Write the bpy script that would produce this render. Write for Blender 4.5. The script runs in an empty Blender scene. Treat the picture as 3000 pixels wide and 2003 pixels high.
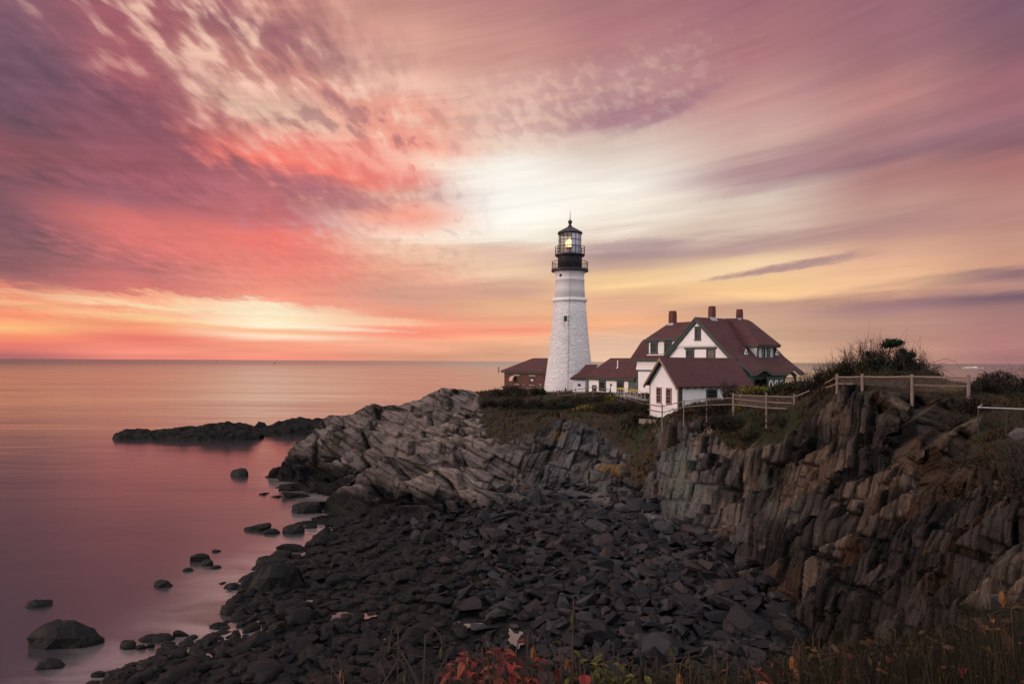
import bpy, bmesh, math, random
import numpy as np
from mathutils import Vector, Matrix, noise as mnoise

random.seed(7)
S = bpy.context.scene
COL = S.collection
R = math.radians

# ---------------------------------------------------------------- camera
CAMZ = 15.0
ROLL = 0.00533
FPX = 2000.0            # focal length in pixels of the 3000 px wide photograph
cam = bpy.data.cameras.new("camera")
cam.lens = 24.0
cam.sensor_width = 36.0
cam.shift_y = 56.5 / 3000.0
cam.clip_start = 0.05
cam.clip_end = 200000.0
camo = bpy.data.objects.new("camera", cam)
camo.matrix_world = Matrix.Translation((0, 0, CAMZ)) @ Matrix.Rotation(R(90), 4, 'X') @ Matrix.Rotation(ROLL, 4, 'Z')
COL.objects.link(camo)
S.camera = camo

S.view_settings.view_transform = 'Standard'
S.view_settings.look = 'None'
S.view_settings.exposure = 0.0
S.view_settings.gamma = 1.0
S.view_settings.use_curve_mapping = False
S.render.film_transparent = False
try:
    S.cycles.max_bounces = 5
    S.cycles.diffuse_bounces = 2
    S.cycles.glossy_bounces = 3
    S.cycles.transparent_max_bounces = 8
    S.cycles.caustics_reflective = False
    S.cycles.caustics_refractive = False
    S.cycles.sample_clamp_indirect = 6.0
except Exception:
    pass


def P(px, py, Y=None, z=None):
    """World point that stands at source pixel px,py at depth Y (or at height z)."""
    u = (px - 1500.0) / FPX
    v = (1058.0 - py) / FPX
    x = u * math.cos(ROLL) - v * math.sin(ROLL)
    zz = u * math.sin(ROLL) + v * math.cos(ROLL)
    # the horizon drops to the right in the photograph
    if Y is None:
        Y = (z - CAMZ) / zz
    return (x * Y, Y, CAMZ + zz * Y)


# ---------------------------------------------------------------- sky
def lin(c):
    return tuple(((v / 255.0) / 12.92 if v / 255.0 <= 0.04045 else ((v / 255.0 + 0.055) / 1.055) ** 2.4) for v in c)


SKYCOLS = {
    -420: [(0, (120, 84, 98)), (400, (108, 76, 90)), (740, (122, 84, 92)), (850, (200, 118, 104)), (930, (235, 150, 112)), (1040, (170, 100, 102))],
    0: [(0, (132, 92, 108)), (200, (118, 84, 100)), (350, (110, 78, 92)), (450, (140, 84, 92)), (600, (128, 86, 98)), (750, (138, 92, 98)), (820, (170, 105, 105)), (858, (240, 140, 112)), (885, (252, 180, 135)), (930, (252, 150, 115)), (962, (255, 190, 128)), (990, (255, 150, 112)), (1012, (235, 125, 112)), (1050, (180, 108, 112))],
    400: [(0, (165, 95, 105)), (200, (172, 100, 108)), (350, (140, 86, 100)), (500, (160, 92, 103)), (600, (160, 98, 110)), (700, (208, 115, 115)), (780, (190, 112, 112)), (845, (212, 118, 112)), (872, (252, 175, 140)), (892, (255, 212, 165)), (912, (252, 160, 128)), (935, (255, 205, 150)), (960, (253, 160, 122)), (990, (240, 128, 112)), (1030, (250, 148, 128)), (1050, (240, 138, 124))],
    800: [(0, (196, 136, 128)), (100, (165, 108, 114)), (200, (205, 140, 130)), (330, (232, 190, 168)), (420, (225, 150, 138)), (480, (250, 130, 115)), (545, (178, 105, 110)), (620, (198, 115, 120)), (700, (240, 125, 115)), (770, (232, 140, 125)), (850, (245, 150, 130)), (880, (250, 160, 135)), (908, (255, 235, 200)), (945, (255, 236, 200)), (965, (253, 190, 150)), (980, (255, 226, 195)), (1005, (252, 165, 135)), (1050, (250, 150, 130))],
    1200: [(0, (200, 145, 135)), (120, (215, 160, 145)), (260, (238, 188, 168)), (330, (236, 165, 145)), (420, (250, 165, 145)), (480, (250, 225, 205)), (550, (215, 160, 150)), (620, (253, 190, 165)), (680, (252, 228, 208)), (740, (245, 200, 172)), (800, (235, 172, 145)), (880, (215, 158, 138)), (940, (252, 160, 130)), (975, (252, 148, 122)), (1005, (253, 178, 145)), (1050, (218, 152, 126))],
    1500: [(0, (185, 130, 128)), (150, (205, 150, 140)), (300, (225, 180, 165)), (420, (240, 212, 194)), (500, (253, 246, 236)), (620, (254, 251, 242)), (690, (252, 243, 226)), (730, (228, 192, 172)), (780, (242, 205, 172)), (850, (215, 165, 145)), (900, (232, 178, 140)), (960, (250, 155, 125)), (985, (252, 185, 145)), (1030, (222, 165, 135)), (1050, (222, 165, 135))],
    1800: [(0, (172, 118, 122)), (150, (185, 130, 130)), (260, (198, 152, 148)), (330, (172, 128, 138)), (420, (222, 198, 185)), (540, (248, 240, 228)), (640, (248, 236, 220)), (690, (220, 198, 182)), (725, (178, 148, 148)), (765, (205, 170, 152)), (820, (252, 210, 155)), (850, (245, 200, 150)), (885, (228, 175, 142)), (945, (250, 182, 138)), (1000, (226, 186, 160)), (1050, (236, 195, 165))],
    2200: [(0, (162, 108, 118)), (150, (175, 120, 124)), (300, (202, 152, 147)), (430, (205, 170, 160)), (500, (182, 144, 147)), (560, (222, 202, 187)), (640, (222, 198, 180)), (700, (188, 155, 147)), (760, (242, 208, 168)), (850, (252, 205, 150)), (890, (200, 158, 135)), (960, (205, 165, 138)), (1050, (230, 188, 152))],
    2600: [(0, (155, 105, 115)), (150, (160, 110, 118)), (300, (188, 133, 130)), (400, (172, 125, 128)), (452, (154, 112, 119)), (510, (178, 128, 124)), (600, (194, 150, 138)), (650, (182, 140, 134)), (720, (215, 165, 142)), (820, (238, 188, 148)), (862, (205, 155, 132)), (895, (165, 124, 126)), (935, (186, 142, 128)), (1050, (198, 150, 130))],
    3000: [(0, (125, 90, 106)), (120, (135, 95, 108)), (250, (162, 106, 116)), (350, (150, 105, 115)), (412, (138, 96, 106)), (455, (172, 114, 112)), (600, (186, 136, 126)), (700, (198, 148, 130)), (785, (208, 155, 132)), (808, (150, 112, 118)), (838, (202, 150, 134)), (872, (122, 94, 108)), (905, (165, 120, 118)), (1000, (182, 126, 124)), (1050, (168, 118, 120))],
    3700: [(0, (112, 86, 102)), (300, (140, 98, 110)), (500, (150, 108, 112)), (750, (170, 125, 122)), (870, (125, 98, 112)), (1050, (150, 112, 118))],
}

SUN_AZ = -97.0      # degrees, from the view direction (+Y) towards the left
SUN_EL = 13.0

world = bpy.data.worlds.new("World")
S.world = world
world.use_nodes = True
nt = world.node_tree
nt.nodes.clear()


def N(tree, typ, **kw):
    n = tree.nodes.new(typ)
    for k, v in kw.items():
        setattr(n, k, v)
    return n


class G:
    """tiny helper to write shader maths"""
    def __init__(self, tree):
        self.t = tree

    def put(self, sock, v):
        if isinstance(v, bpy.types.NodeSocket):
            self.t.links.new(v, sock)
        else:
            sock.default_value = v

    def m(self, op, a, b=0.0, c=None, clamp=False):
        n = self.t.nodes.new('ShaderNodeMath')
        n.operation = op
        n.use_clamp = clamp
        self.put(n.inputs[0], a)
        self.put(n.inputs[1], b)
        if c is not None:
            self.put(n.inputs[2], c)
        return n.outputs[0]

    def comb(self, x, y, z=0.0):
        n = self.t.nodes.new('ShaderNodeCombineXYZ')
        self.put(n.inputs[0], x); self.put(n.inputs[1], y); self.put(n.inputs[2], z)
        return n.outputs[0]

    def sep(self, v):
        n = self.t.nodes.new('ShaderNodeSeparateXYZ')
        self.put(n.inputs[0], v)
        return n.outputs

    def noise(self, vec, scale=1.0, detail=4.0, rough=0.5, dist=0.0):
        n = self.t.nodes.new('ShaderNodeTexNoise')
        self.put(n.inputs['Vector'], vec)
        n.inputs['Scale'].default_value = scale
        n.inputs['Detail'].default_value = detail
        n.inputs['Roughness'].default_value = rough
        n.inputs['Distortion'].default_value = dist
        return n.outputs[0]

    def sstep(self, v, a, b, lo=0.0, hi=1.0):
        n = self.t.nodes.new('ShaderNodeMapRange')
        n.interpolation_type = 'SMOOTHSTEP'
        self.put(n.inputs[0], v)
        n.inputs[1].default_value = a; n.inputs[2].default_value = b
        n.inputs[3].default_value = lo; n.inputs[4].default_value = hi
        return n.outputs[0]

    def mix(self, f, a, b, blend='MIX'):
        n = self.t.nodes.new('ShaderNodeMix')
        n.data_type = 'RGBA'
        n.blend_type = blend
        self.put(n.inputs[0], f)
        for s, v in ((n.inputs[6], a), (n.inputs[7], b)):
            if isinstance(v, bpy.types.NodeSocket):
                self.t.links.new(v, s)
            else:
                s.default_value = (v[0], v[1], v[2], 1.0)
        return n.outputs[2]

    def ramp(self, f, stops, interp='EASE'):
        n = self.t.nodes.new('ShaderNodeValToRGB')
        n.color_ramp.interpolation = interp
        e = n.color_ramp.elements
        while len(e) > 1:
            e.remove(e[-1])
        e[0].position = stops[0][0]
        e[0].color = (*stops[0][1], 1)
        for p, c in stops[1:]:
            k = e.new(p)
            k.color = (*c, 1)
        self.put(n.inputs[0], f)
        return n.outputs[0]


g = G(nt)
tc = nt.nodes.new('ShaderNodeTexCoord')
x, y, z = g.sep(tc.outputs['Generated'])
az = g.m('ARCTAN2', x, y)                 # radians, 0 = straight out to sea
hz = g.m('SQRT', g.m('ADD', g.m('MULTIPLY', x, x), g.m('MULTIPLY', y, y)))
el = g.m('ARCTAN2', z, hz)
elp = g.m('MAXIMUM', el, 0.0)
# cloud sheet coordinates (a flat layer overhead, drifting away from the shore)
den = g.m('ADD', g.m('MAXIMUM', z, 0.0), 0.09)
ca = g.m('DIVIDE', g.m('ADD', x, g.m('MULTIPLY', y, -0.03)), den)
cb = g.m('DIVIDE', y, den)
sheet = g.comb(ca, cb, 0.0)
nL = g.noise(g.comb(g.m('MULTIPLY', ca, 2.8), g.m('MULTIPLY', cb, 1.0)), 1.0, 5.0, 0.55, 0.15)
nF = g.noise(g.comb(g.m('MULTIPLY', ca, 16.0), g.m('MULTIPLY', cb, 5.2), 4.0), 1.0, 3.0, 0.5, 0.1)
# bands on the right climb gently away from the horizon
els = g.m('SUBTRACT', el, g.m('MULTIPLY', g.m('MULTIPLY', az, el), 0.42))
nB = g.noise(g.comb(g.m('MULTIPLY', az, 1.4), g.m('MULTIPLY', els, 17.0), 9.0), 1.0, 5.0, 0.55, 0.5)
nBf = g.noise(g.comb(g.m('MULTIPLY', az, 4.0), g.m('MULTIPLY', els, 60.0), 2.0), 1.0, 4.0, 0.6, 0.4)
left = g.sstep(az, -0.44, -0.06, 1.0, 0.0)
low = g.sstep(el, 0.02, 0.16, 0.0, 1.0)
sheetw = g.m('MULTIPLY', left, low)
# warp of the colour lookups
wL = g.m('ADD', g.m('MULTIPLY', g.m('SUBTRACT', nL, 0.5), 0.09), g.m('MULTIPLY', g.m('SUBTRACT', nF, 0.5), 0.05))
wB = g.m('ADD', g.m('MULTIPLY', g.m('SUBTRACT', nB, 0.5), 0.07), g.m('MULTIPLY', g.m('SUBTRACT', nBf, 0.5), 0.028))
wB = g.m('MULTIPLY', wB, g.m('ADD', 0.5, g.m('MULTIPLY', low, 0.5)))
warp = g.m('ADD', g.m('MULTIPLY', wL, sheetw), g.m('MULTIPLY', wB, g.m('SUBTRACT', 1.0, sheetw)))
warp = g.m('MULTIPLY', warp, g.sstep(el, 0.0, 0.05))
elw = g.m('ADD', el, warp)
azw = g.m('ADD', az, g.m('MULTIPLY', g.m('ADD', g.m('MULTIPLY', g.m('SUBTRACT', nL, 0.5), 0.16), g.m('MULTIPLY', g.m('SUBTRACT', nF, 0.5), 0.06)), sheetw))
ELMAX = 0.60
cur = None
prev_a = None
for px, stops in sorted(SKYCOLS.items()):
    a0 = math.atan((px - 1500) / FPX)
    # features slide up or down along the azimuth, as cloud bands do in perspective
    slope = 0.34 if px >= 1800 else (0.10 if px == 1500 else (-0.75 if px in (800, 400) else (-0.45 if px <= 0 else -0.35)))
    e = g.m('SUBTRACT', elw, g.m('MULTIPLY', g.m('MULTIPLY', g.m('SUBTRACT', azw, a0), elw), slope))
    f = g.m('DIVIDE', e, ELMAX)
    st = []
    for py, c in sorted(stops, key=lambda s: -s[0]):
        v = (1058 + 0.00533 * (px - 1500) - py) / FPX
        ee = math.atan(v * math.cos(a0))
        st.append((min(1.0, max(0.0, ee / ELMAX)), lin(c)))
    top = st[-1]
    st.append((0.985, tuple(0.9 * top[1][i] + 0.1 * (0.35, 0.2, 0.24)[i] for i in range(3))))
    col = g.ramp(f, st)
    if cur is None:
        cur = col
    else:
        cur = g.mix(g.sstep(azw, prev_a, a0), cur, col)
    prev_a = a0
# cream gaps between the ripples of the left cloud sheet, along its bright edge
line = g.m('SUBTRACT', el, g.m('ADD', 0.20, g.m('MULTIPLY', az, -0.50)))
belt = g.m('MULTIPLY', g.sstep(line, -0.17, 0.0), g.sstep(line, 0.02, 0.20, 1.0, 0.0))
belt = g.m('MULTIPLY', belt, g.sstep(az, -0.16, 0.0, 1.0, 0.0))
gaps = g.m('MULTIPLY', g.sstep(g.m('ADD', g.m('MULTIPLY', nF, 0.65), g.m('MULTIPLY', nL, 0.35)), 0.50, 0.64), belt)
cur = g.mix(g.m('MULTIPLY', gaps, 0.75), cur, lin((248, 205, 182)))
shade = g.m('MULTIPLY', g.sstep(g.m('ADD', g.m('MULTIPLY', nF, 0.6), g.m('MULTIPLY', nL, 0.4)), 0.50, 0.40), belt)
cur = g.mix(g.m('MULTIPLY', shade, 0.55), cur, lin((150, 98, 110)))
# fine contrast everywhere
con = g.m('ADD', 1.0, g.m('ADD', g.m('MULTIPLY', g.m('MULTIPLY', g.m('SUBTRACT', nF, 0.5), 0.65), sheetw),
                          g.m('MULTIPLY', g.m('SUBTRACT', nBf, 0.5), 0.46)))
cur = g.mix(1.0, cur, g.comb(con, con, con), 'MULTIPLY')
# single clouds of the right half: (px, py, half length px, half width px, slope, colour)
for (bx, by, bl, bw, sl, c, k) in [
    (2290, 784, 190, 13, -0.14, (168, 132, 134), 0.85),
    (2840, 862, 330, 16, -0.035, (128, 98, 110), 0.35),
    (1960, 325, 130, 16, -0.42, (158, 114, 130), 0.5),
    (1850, 722, 150, 22, -0.02, (172, 142, 146), 0.65),
    (2500, 478, 330, 26, -0.16, (142, 104, 118), 0.25),
    (300, 888, 260, 9, 0.10, (255, 236, 190), 0.25),
    (900, 958, 260, 6, 0.04, (255, 246, 225), 0.4),
    (1010, 480, 230, 62, 0.10, (255, 130, 114), 0.65),
    (1180, 640, 150, 40, -0.10, (252, 150, 130), 0.5),
    (640, 720, 360, 60, 0.16, (238, 124, 112), 0.5),
    (960, 560, 170, 34, 0.22, (172, 106, 118), 0.7),
    (1450, 590, 190, 90, 0.0, (255, 252, 246), 0.2),
    (1050, 940, 200, 10, 0.02, (254, 222, 180), 0.5),
]:
    a0 = math.atan((bx - 1500) / FPX)
    e0 = math.atan((1058 + 0.00533 * (bx - 1500) - by) / FPX * math.cos(a0))
    da = g.m('SUBTRACT', az, a0)
    de = g.m('SUBTRACT', g.m('ADD', el, g.m('MULTIPLY', g.m('SUBTRACT', nBf, 0.5), 0.02)), g.m('ADD', e0, g.m('MULTIPLY', da, -sl * 0.95)))
    r2 = g.m('ADD', g.m('POWER', g.m('ABSOLUTE', g.m('DIVIDE', da, bl / FPX)), 2.0), g.m('POWER', g.m('ABSOLUTE', g.m('DIVIDE', de, bw / FPX)), 2.0))
    cur = g.mix(g.m('MULTIPLY', g.sstep(g.m('ADD', r2, g.m('MULTIPLY', g.m('SUBTRACT', nF, 0.5), 1.6)), 0.0, 2.0, 1.0, 0.0), k), cur, lin(c))
# a mottled band of ripples climbing to the right above the lantern
nM = g.noise(g.comb(g.m('MULTIPLY', g.m('ADD', az, g.m('MULTIPLY', el, 0.5)), 46.0), g.m('MULTIPLY', g.m('SUBTRACT', el, g.m('MULTIPLY', az, 0.1)), 60.0), 1.0), 1.0, 2.0, 0.5, 0.2)
bl_ = g.m('SUBTRACT', el, g.m('ADD', 0.345, g.m('MULTIPLY', az, 0.16)))
bm_ = g.m('MULTIPLY', g.sstep(g.m('ABSOLUTE', g.m('ADD', bl_, g.m('MULTIPLY', g.m('SUBTRACT', nB, 0.5), 0.1))), 0.0, 0.085, 1.0, 0.0), g.m('MULTIPLY', g.sstep(az, -0.16, 0.02), g.sstep(az, 0.20, 0.34, 1.0, 0.0)))
cur = g.mix(g.m('MULTIPLY', g.m('MULTIPLY', g.sstep(nM, 0.42, 0.64), bm_), 0.32), cur, lin((172, 124, 138)))
cur = g.mix(g.m('MULTIPLY', g.m('MULTIPLY', g.sstep(nM, 0.52, 0.34), bm_), 0.18), cur, lin((240, 214, 200)))
# the sky behind and overhead: unseen, raised in brightness to light the white walls
backw = g.sstep(g.m('ABSOLUTE', az), 1.0, 1.75)
topw = g.sstep(el, 0.55, 1.0)
bn = g.noise(sheet, 0.9, 4.0, 0.5)
backc = g.mix(bn, (0.98, 0.92, 0.95), (1.22, 1.14, 1.18))
cur = g.mix(g.m('MAXIMUM', backw, g.m('MULTIPLY', topw, 0.8)), cur, backc)
# the air below the horizon, only met by rays that leave past the far edge of the sea
cur = g.mix(g.sstep(el, -0.02, -0.001, 1.0, 0.0), cur, lin((120, 84, 92)))
sky = N(nt, 'ShaderNodeTexSky', sky_type='NISHITA')
sky.sun_disc = False
sky.sun_elevation = R(SUN_EL)
sky.sun_rotation = R(SUN_AZ)
bgs = N(nt, 'ShaderNodeBackground')
nt.links.new(sky.outputs[0], bgs.inputs[0])
bgs.inputs[1].default_value = 0.06
bgc = N(nt, 'ShaderNodeBackground')
nt.links.new(cur, bgc.inputs[0])
bgc.inputs[1].default_value = 1.0
mx = N(nt, 'ShaderNodeMixShader')
mx.inputs[0].default_value = 0.965       # cloud cover
nt.links.new(bgs.outputs[0], mx.inputs[1])
nt.links.new(bgc.outputs[0], mx.inputs[2])
wo = N(nt, 'ShaderNodeOutputWorld')
nt.links.new(mx.outputs[0], wo.inputs[0])

sun = bpy.data.lights.new("sun", 'SUN')
sun.energy = 1.7
sun.angle = R(12)
sun.color = (1.0, 0.70, 0.56)
suno = bpy.data.objects.new("sun", sun)
d = Vector((math.sin(R(SUN_AZ)) * math.cos(R(SUN_EL)), math.cos(R(SUN_AZ)) * math.cos(R(SUN_EL)), math.sin(R(SUN_EL))))
suno.rotation_euler = d.to_track_quat('Z', 'Y').to_euler()
suno.location = (-60, 40, 60)
COL.objects.link(suno)


# ---------------------------------------------------------------- helpers
def mat(name, color=(0.5, 0.5, 0.5), rough=0.6, metallic=0.0, spec=0.5, noise=0.0, nscale=3.0, bump=0.0, bscale=20.0, vcol=False, build=None):
    m = bpy.data.materials.new(name)
    m.use_nodes = True
    t = m.node_tree
    b = t.nodes['Principled BSDF']
    b.inputs['Roughness'].default_value = rough
    b.inputs['Metallic'].default_value = metallic
    b.inputs['Specular IOR Level'].default_value = spec
    q = G(t)
    geo = t.nodes.new('ShaderNodeNewGeometry')
    pos = geo.outputs['Position']
    if vcol:
        at = t.nodes.new('ShaderNodeAttribute')
        at.attribute_name = 'Col'
        base = at.outputs['Color']
    else:
        rg = t.nodes.new('ShaderNodeRGB')
        rg.outputs[0].default_value = (*color, 1)
        base = rg.outputs[0]
    if noise > 0:
        f = q.noise(pos, nscale, 5.0, 0.6)
        k = q.m('ADD', 1.0 - noise, q.m('MULTIPLY', f, 2 * noise))
        base = q.mix(1.0, base, q.comb(k, k, k), 'MULTIPLY')
    if build:
        base = build(q, t, b, pos, base)
    t.links.new(base, b.inputs['Base Color'])
    if bump > 0:
        bn_ = t.nodes.new('ShaderNodeBump')
        bn_.inputs['Strength'].default_value = 0.6
        bn_.inputs['Distance'].default_value = bump
        t.links.new(q.noise(pos, bscale, 5.0, 0.6), bn_.inputs['Height'])
        t.links.new(bn_.outputs[0], b.inputs['Normal'])
    return m


ORG = {}


def tag(o, label=None, cat=None, group=None, kind=None):
    if label: o['label'] = label
    if cat: o['category'] = cat
    if group: o['group'] = group
    if kind: o['kind'] = kind
    return o


def thing(name, loc, label, cat, group=None):
    o = bpy.data.objects.new(name, None)
    o.empty_display_size = 0.3
    o.location = loc
    COL.objects.link(o)
    ORG[o.name] = Vector(loc)
    return tag(o, label, cat, group)


def mk(name, V, F, material, parent=None, smooth=False, colors=None, origin=None, flatparent=False):
    """One mesh object from world-space verts and faces."""
    me = bpy.data.meshes.new(name)
    V = np.asarray(V, dtype=np.float64).reshape(-1, 3)
    if parent is not None:
        org = np.array(ORG[parent.name])
    elif origin is not None:
        org = np.array(origin, dtype=float)
    else:
        org = np.zeros(3)
    Vl = V - org
    if isinstance(F, np.ndarray):
        n, k = F.shape
        me.vertices.add(len(Vl))
        me.vertices.foreach_set('co', Vl.astype(np.float32).ravel())
        me.loops.add(n * k)
        me.loops.foreach_set('vertex_index', F.astype(np.int32).ravel())
        me.polygons.add(n)
        me.polygons.foreach_set('loop_start', np.arange(0, n * k, k, dtype=np.int32))
        me.update(calc_edges=True)
    else:
        me.from_pydata([tuple(v) for v in Vl], [], F)
        me.update()
    if smooth:
        me.polygons.foreach_set('use_smooth', np.ones(len(me.polygons), dtype=bool))
    if colors is not None:
        ca_ = me.color_attributes.new('Col', 'FLOAT_COLOR', 'POINT')
        c4 = np.ones((len(Vl), 4), dtype=np.float32)
        c4[:, :colors.shape[1]] = colors
        ca_.data.foreach_set('color', c4.ravel())
    if material: me.materials.append(material)
    o = bpy.data.objects.new(name, me)
    COL.objects.link(o)
    if parent is not None:
        o.parent = parent
        ORG[o.name] = Vector(org)
    elif origin is not None:
        o.location = origin
        ORG[o.name] = Vector(org)
    else:
        ORG[o.name] = Vector((0, 0, 0))
    return o


class MB:
    def __init__(self):
        self.v = []
        self.f = []

    def poly(self, pts):
        n = len(self.v)
        self.v += [tuple(p) for p in pts]
        self.f.append(list(range(n, n + len(pts))))

    def hexa(self, p):
        """8 points: bottom loop 0-3, top loop 4-7"""
        n = len(self.v)
        self.v += [tuple(q) for q in p]
        for f in ((3, 2, 1, 0), (4, 5, 6, 7), (0, 1, 5, 4), (1, 2, 6, 5), (2, 3, 7, 6), (3, 0, 4, 7)):
            self.f.append([n + i for i in f])

    def tube(self, pts, r, n=6, caps=True):
        pts = [Vector(p) for p in pts]
        rs = r if isinstance(r, (list, tuple)) else [r] * len(pts)
        base = len(self.v)
        for i, p in enumerate(pts):
            a = pts[max(0, i - 1)]; b = pts[min(len(pts) - 1, i + 1)]
            t = (b - a)
            if t.length < 1e-9: t = Vector((0, 0, 1))
            t.normalize()
            s = t.cross(Vector((0, 0, 1)) if abs(t.z) < 0.9 else Vector((1, 0, 0))).normalized()
            u = s.cross(t)
            for k in range(n):
                an = 2 * math.pi * k / n
                self.v.append(tuple(p + (s * math.cos(an) + u * math.sin(an)) * rs[i]))
        for i in range(len(pts) - 1):
            for k in range(n):
                a = base + i * n + k; b = base + i * n + (k + 1) % n
                self.f.append([a, b, b + n, a + n])
        if caps:
            self.f.append([base + k for k in range(n)][::-1])
            e = base + (len(pts) - 1) * n
            self.f.append([e + k for k in range(n)])

    def lathe(self, c, prof, n=32, cap=True):
        """prof: list of (radius, z) from bottom to top, world z"""
        base = len(self.v)
        for (r_, z_) in prof:
            for k in range(n):
                an = 2 * math.pi * (k + 0.5) / n
                self.v.append((c[0] + r_ * math.cos(an), c[1] + r_ * math.sin(an), z_))
        for i in range(len(prof) - 1):
            for k in range(n):
                a = base + i * n + k; b = base + i * n + (k + 1) % n
                self.f.append([a, b, b + n, a + n])
        if cap:
            self.f.append([base + k for k in range(n)][::-1])
            e = base + (len(prof) - 1) * n
            self.f.append([e + k for k in range(n)])

    def build(self, name, material, parent=None, smooth=False, origin=None):
        return mk(name, self.v, self.f, material, parent, smooth, origin=origin)


class Frame:
    """wall frame: s runs to the right as one faces the wall, o outwards, z up"""
    def __init__(self, o, s, n):
        self.o = Vector((o[0], o[1], 0)); self.s = Vector((s[0], s[1], 0)).normalized(); self.n = Vector((n[0], n[1], 0)).normalized()

    def p(self, s, z, o=0.0):
        q = self.o + self.s * s + self.n * o
        return (q.x, q.y, z)

    def box(self, mb, s0, s1, z0, z1, o0, o1):
        mb.hexa([self.p(s0, z0, o1), self.p(s1, z0, o1), self.p(s1, z0, o0), self.p(s0, z0, o0),
                 self.p(s0, z1, o1), self.p(s1, z1, o1), self.p(s1, z1, o0), self.p(s0, z1, o0)])


def prism(mb, pts, off):
    """extrude a planar polygon (list of 3D points) by vector off"""
    n = len(pts)
    b = len(mb.v)
    mb.v += [tuple(p) for p in pts] + [tuple(Vector(p) + Vector(off)) for p in pts]
    mb.f.append(list(range(b, b + n)))
    mb.f.append([b + n + i for i in range(n)][::-1])
    for i in range(n):
        j = (i + 1) % n
        mb.f.append([b + j, b + i, b + n + i, b + n + j])


# ---------------------------------------------------------------- numpy noise
def hash3(i, j, k, seed=0):
    h = (i.astype(np.int64) * 374761393 + j.astype(np.int64) * 668265263 + k.astype(np.int64) * 2147483647 + seed * 1274126177) & 0xFFFFFFFF
    h = ((h ^ (h >> 13)) * 1274126177) & 0xFFFFFFFF
    h = ((h ^ (h >> 16)) * 2246822519) & 0xFFFFFFFF
    h = h ^ (h >> 15)
    return (h & 0xFFFFFF).astype(np.float64) / float(0x1000000)


def vnoise(x, y, z, seed=0):
    xi = np.floor(x).astype(np.int64); yi = np.floor(y).astype(np.int64); zi = np.floor(z).astype(np.int64)
    xf = x - xi; yf = y - yi; zf = z - zi
    xf = xf * xf * (3 - 2 * xf); yf = yf * yf * (3 - 2 * yf); zf = zf * zf * (3 - 2 * zf)
    r = 0
    for dx in (0, 1):
        wx = xf if dx else 1 - xf
        for dy in (0, 1):
            wy = yf if dy else 1 - yf
            for dz in (0, 1):
                wz = zf if dz else 1 - zf
                r = r + wx * wy * wz * hash3(xi + dx, yi + dy, zi + dz, seed)
    return r * 2 - 1


def fbm(x, y, z, o=4, seed=0, gain=0.5):
    r = 0; a = 1.0; s = 1.0; t = 0
    for i in range(o):
        r = r + a * vnoise(x * s, y * s, z * s, seed + i * 17)
        t += a; a *= gain; s *= 2.03
    return r / t


def sm(v, a, b):
    t = np.clip((v - a) / (b - a), 0, 1)
    return t * t * (3 - 2 * t)

# ================================================================ HEADLAND, CLIFF AND COVE
# control lines: (px, py, depth) or (px, py, None, height), read off the photograph and set at their real distance
def dens(pts, step=2.2):
    w = []
    for p in pts:
        if len(p) == 4:
            w.append(P(p[0], p[1], None, p[3]))
        else:
            w.append(P(p[0], p[1], p[2]))
    out = []
    for a, b_ in zip(w[:-1], w[1:]):
        n = max(1, int(math.dist(a, b_) / step))
        for i in range(n):
            t = i / n
            out.append(tuple(a[k] + (b_[k] - a[k]) * t for k in range(3)))
    out.append(w[-1])
    return out


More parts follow.
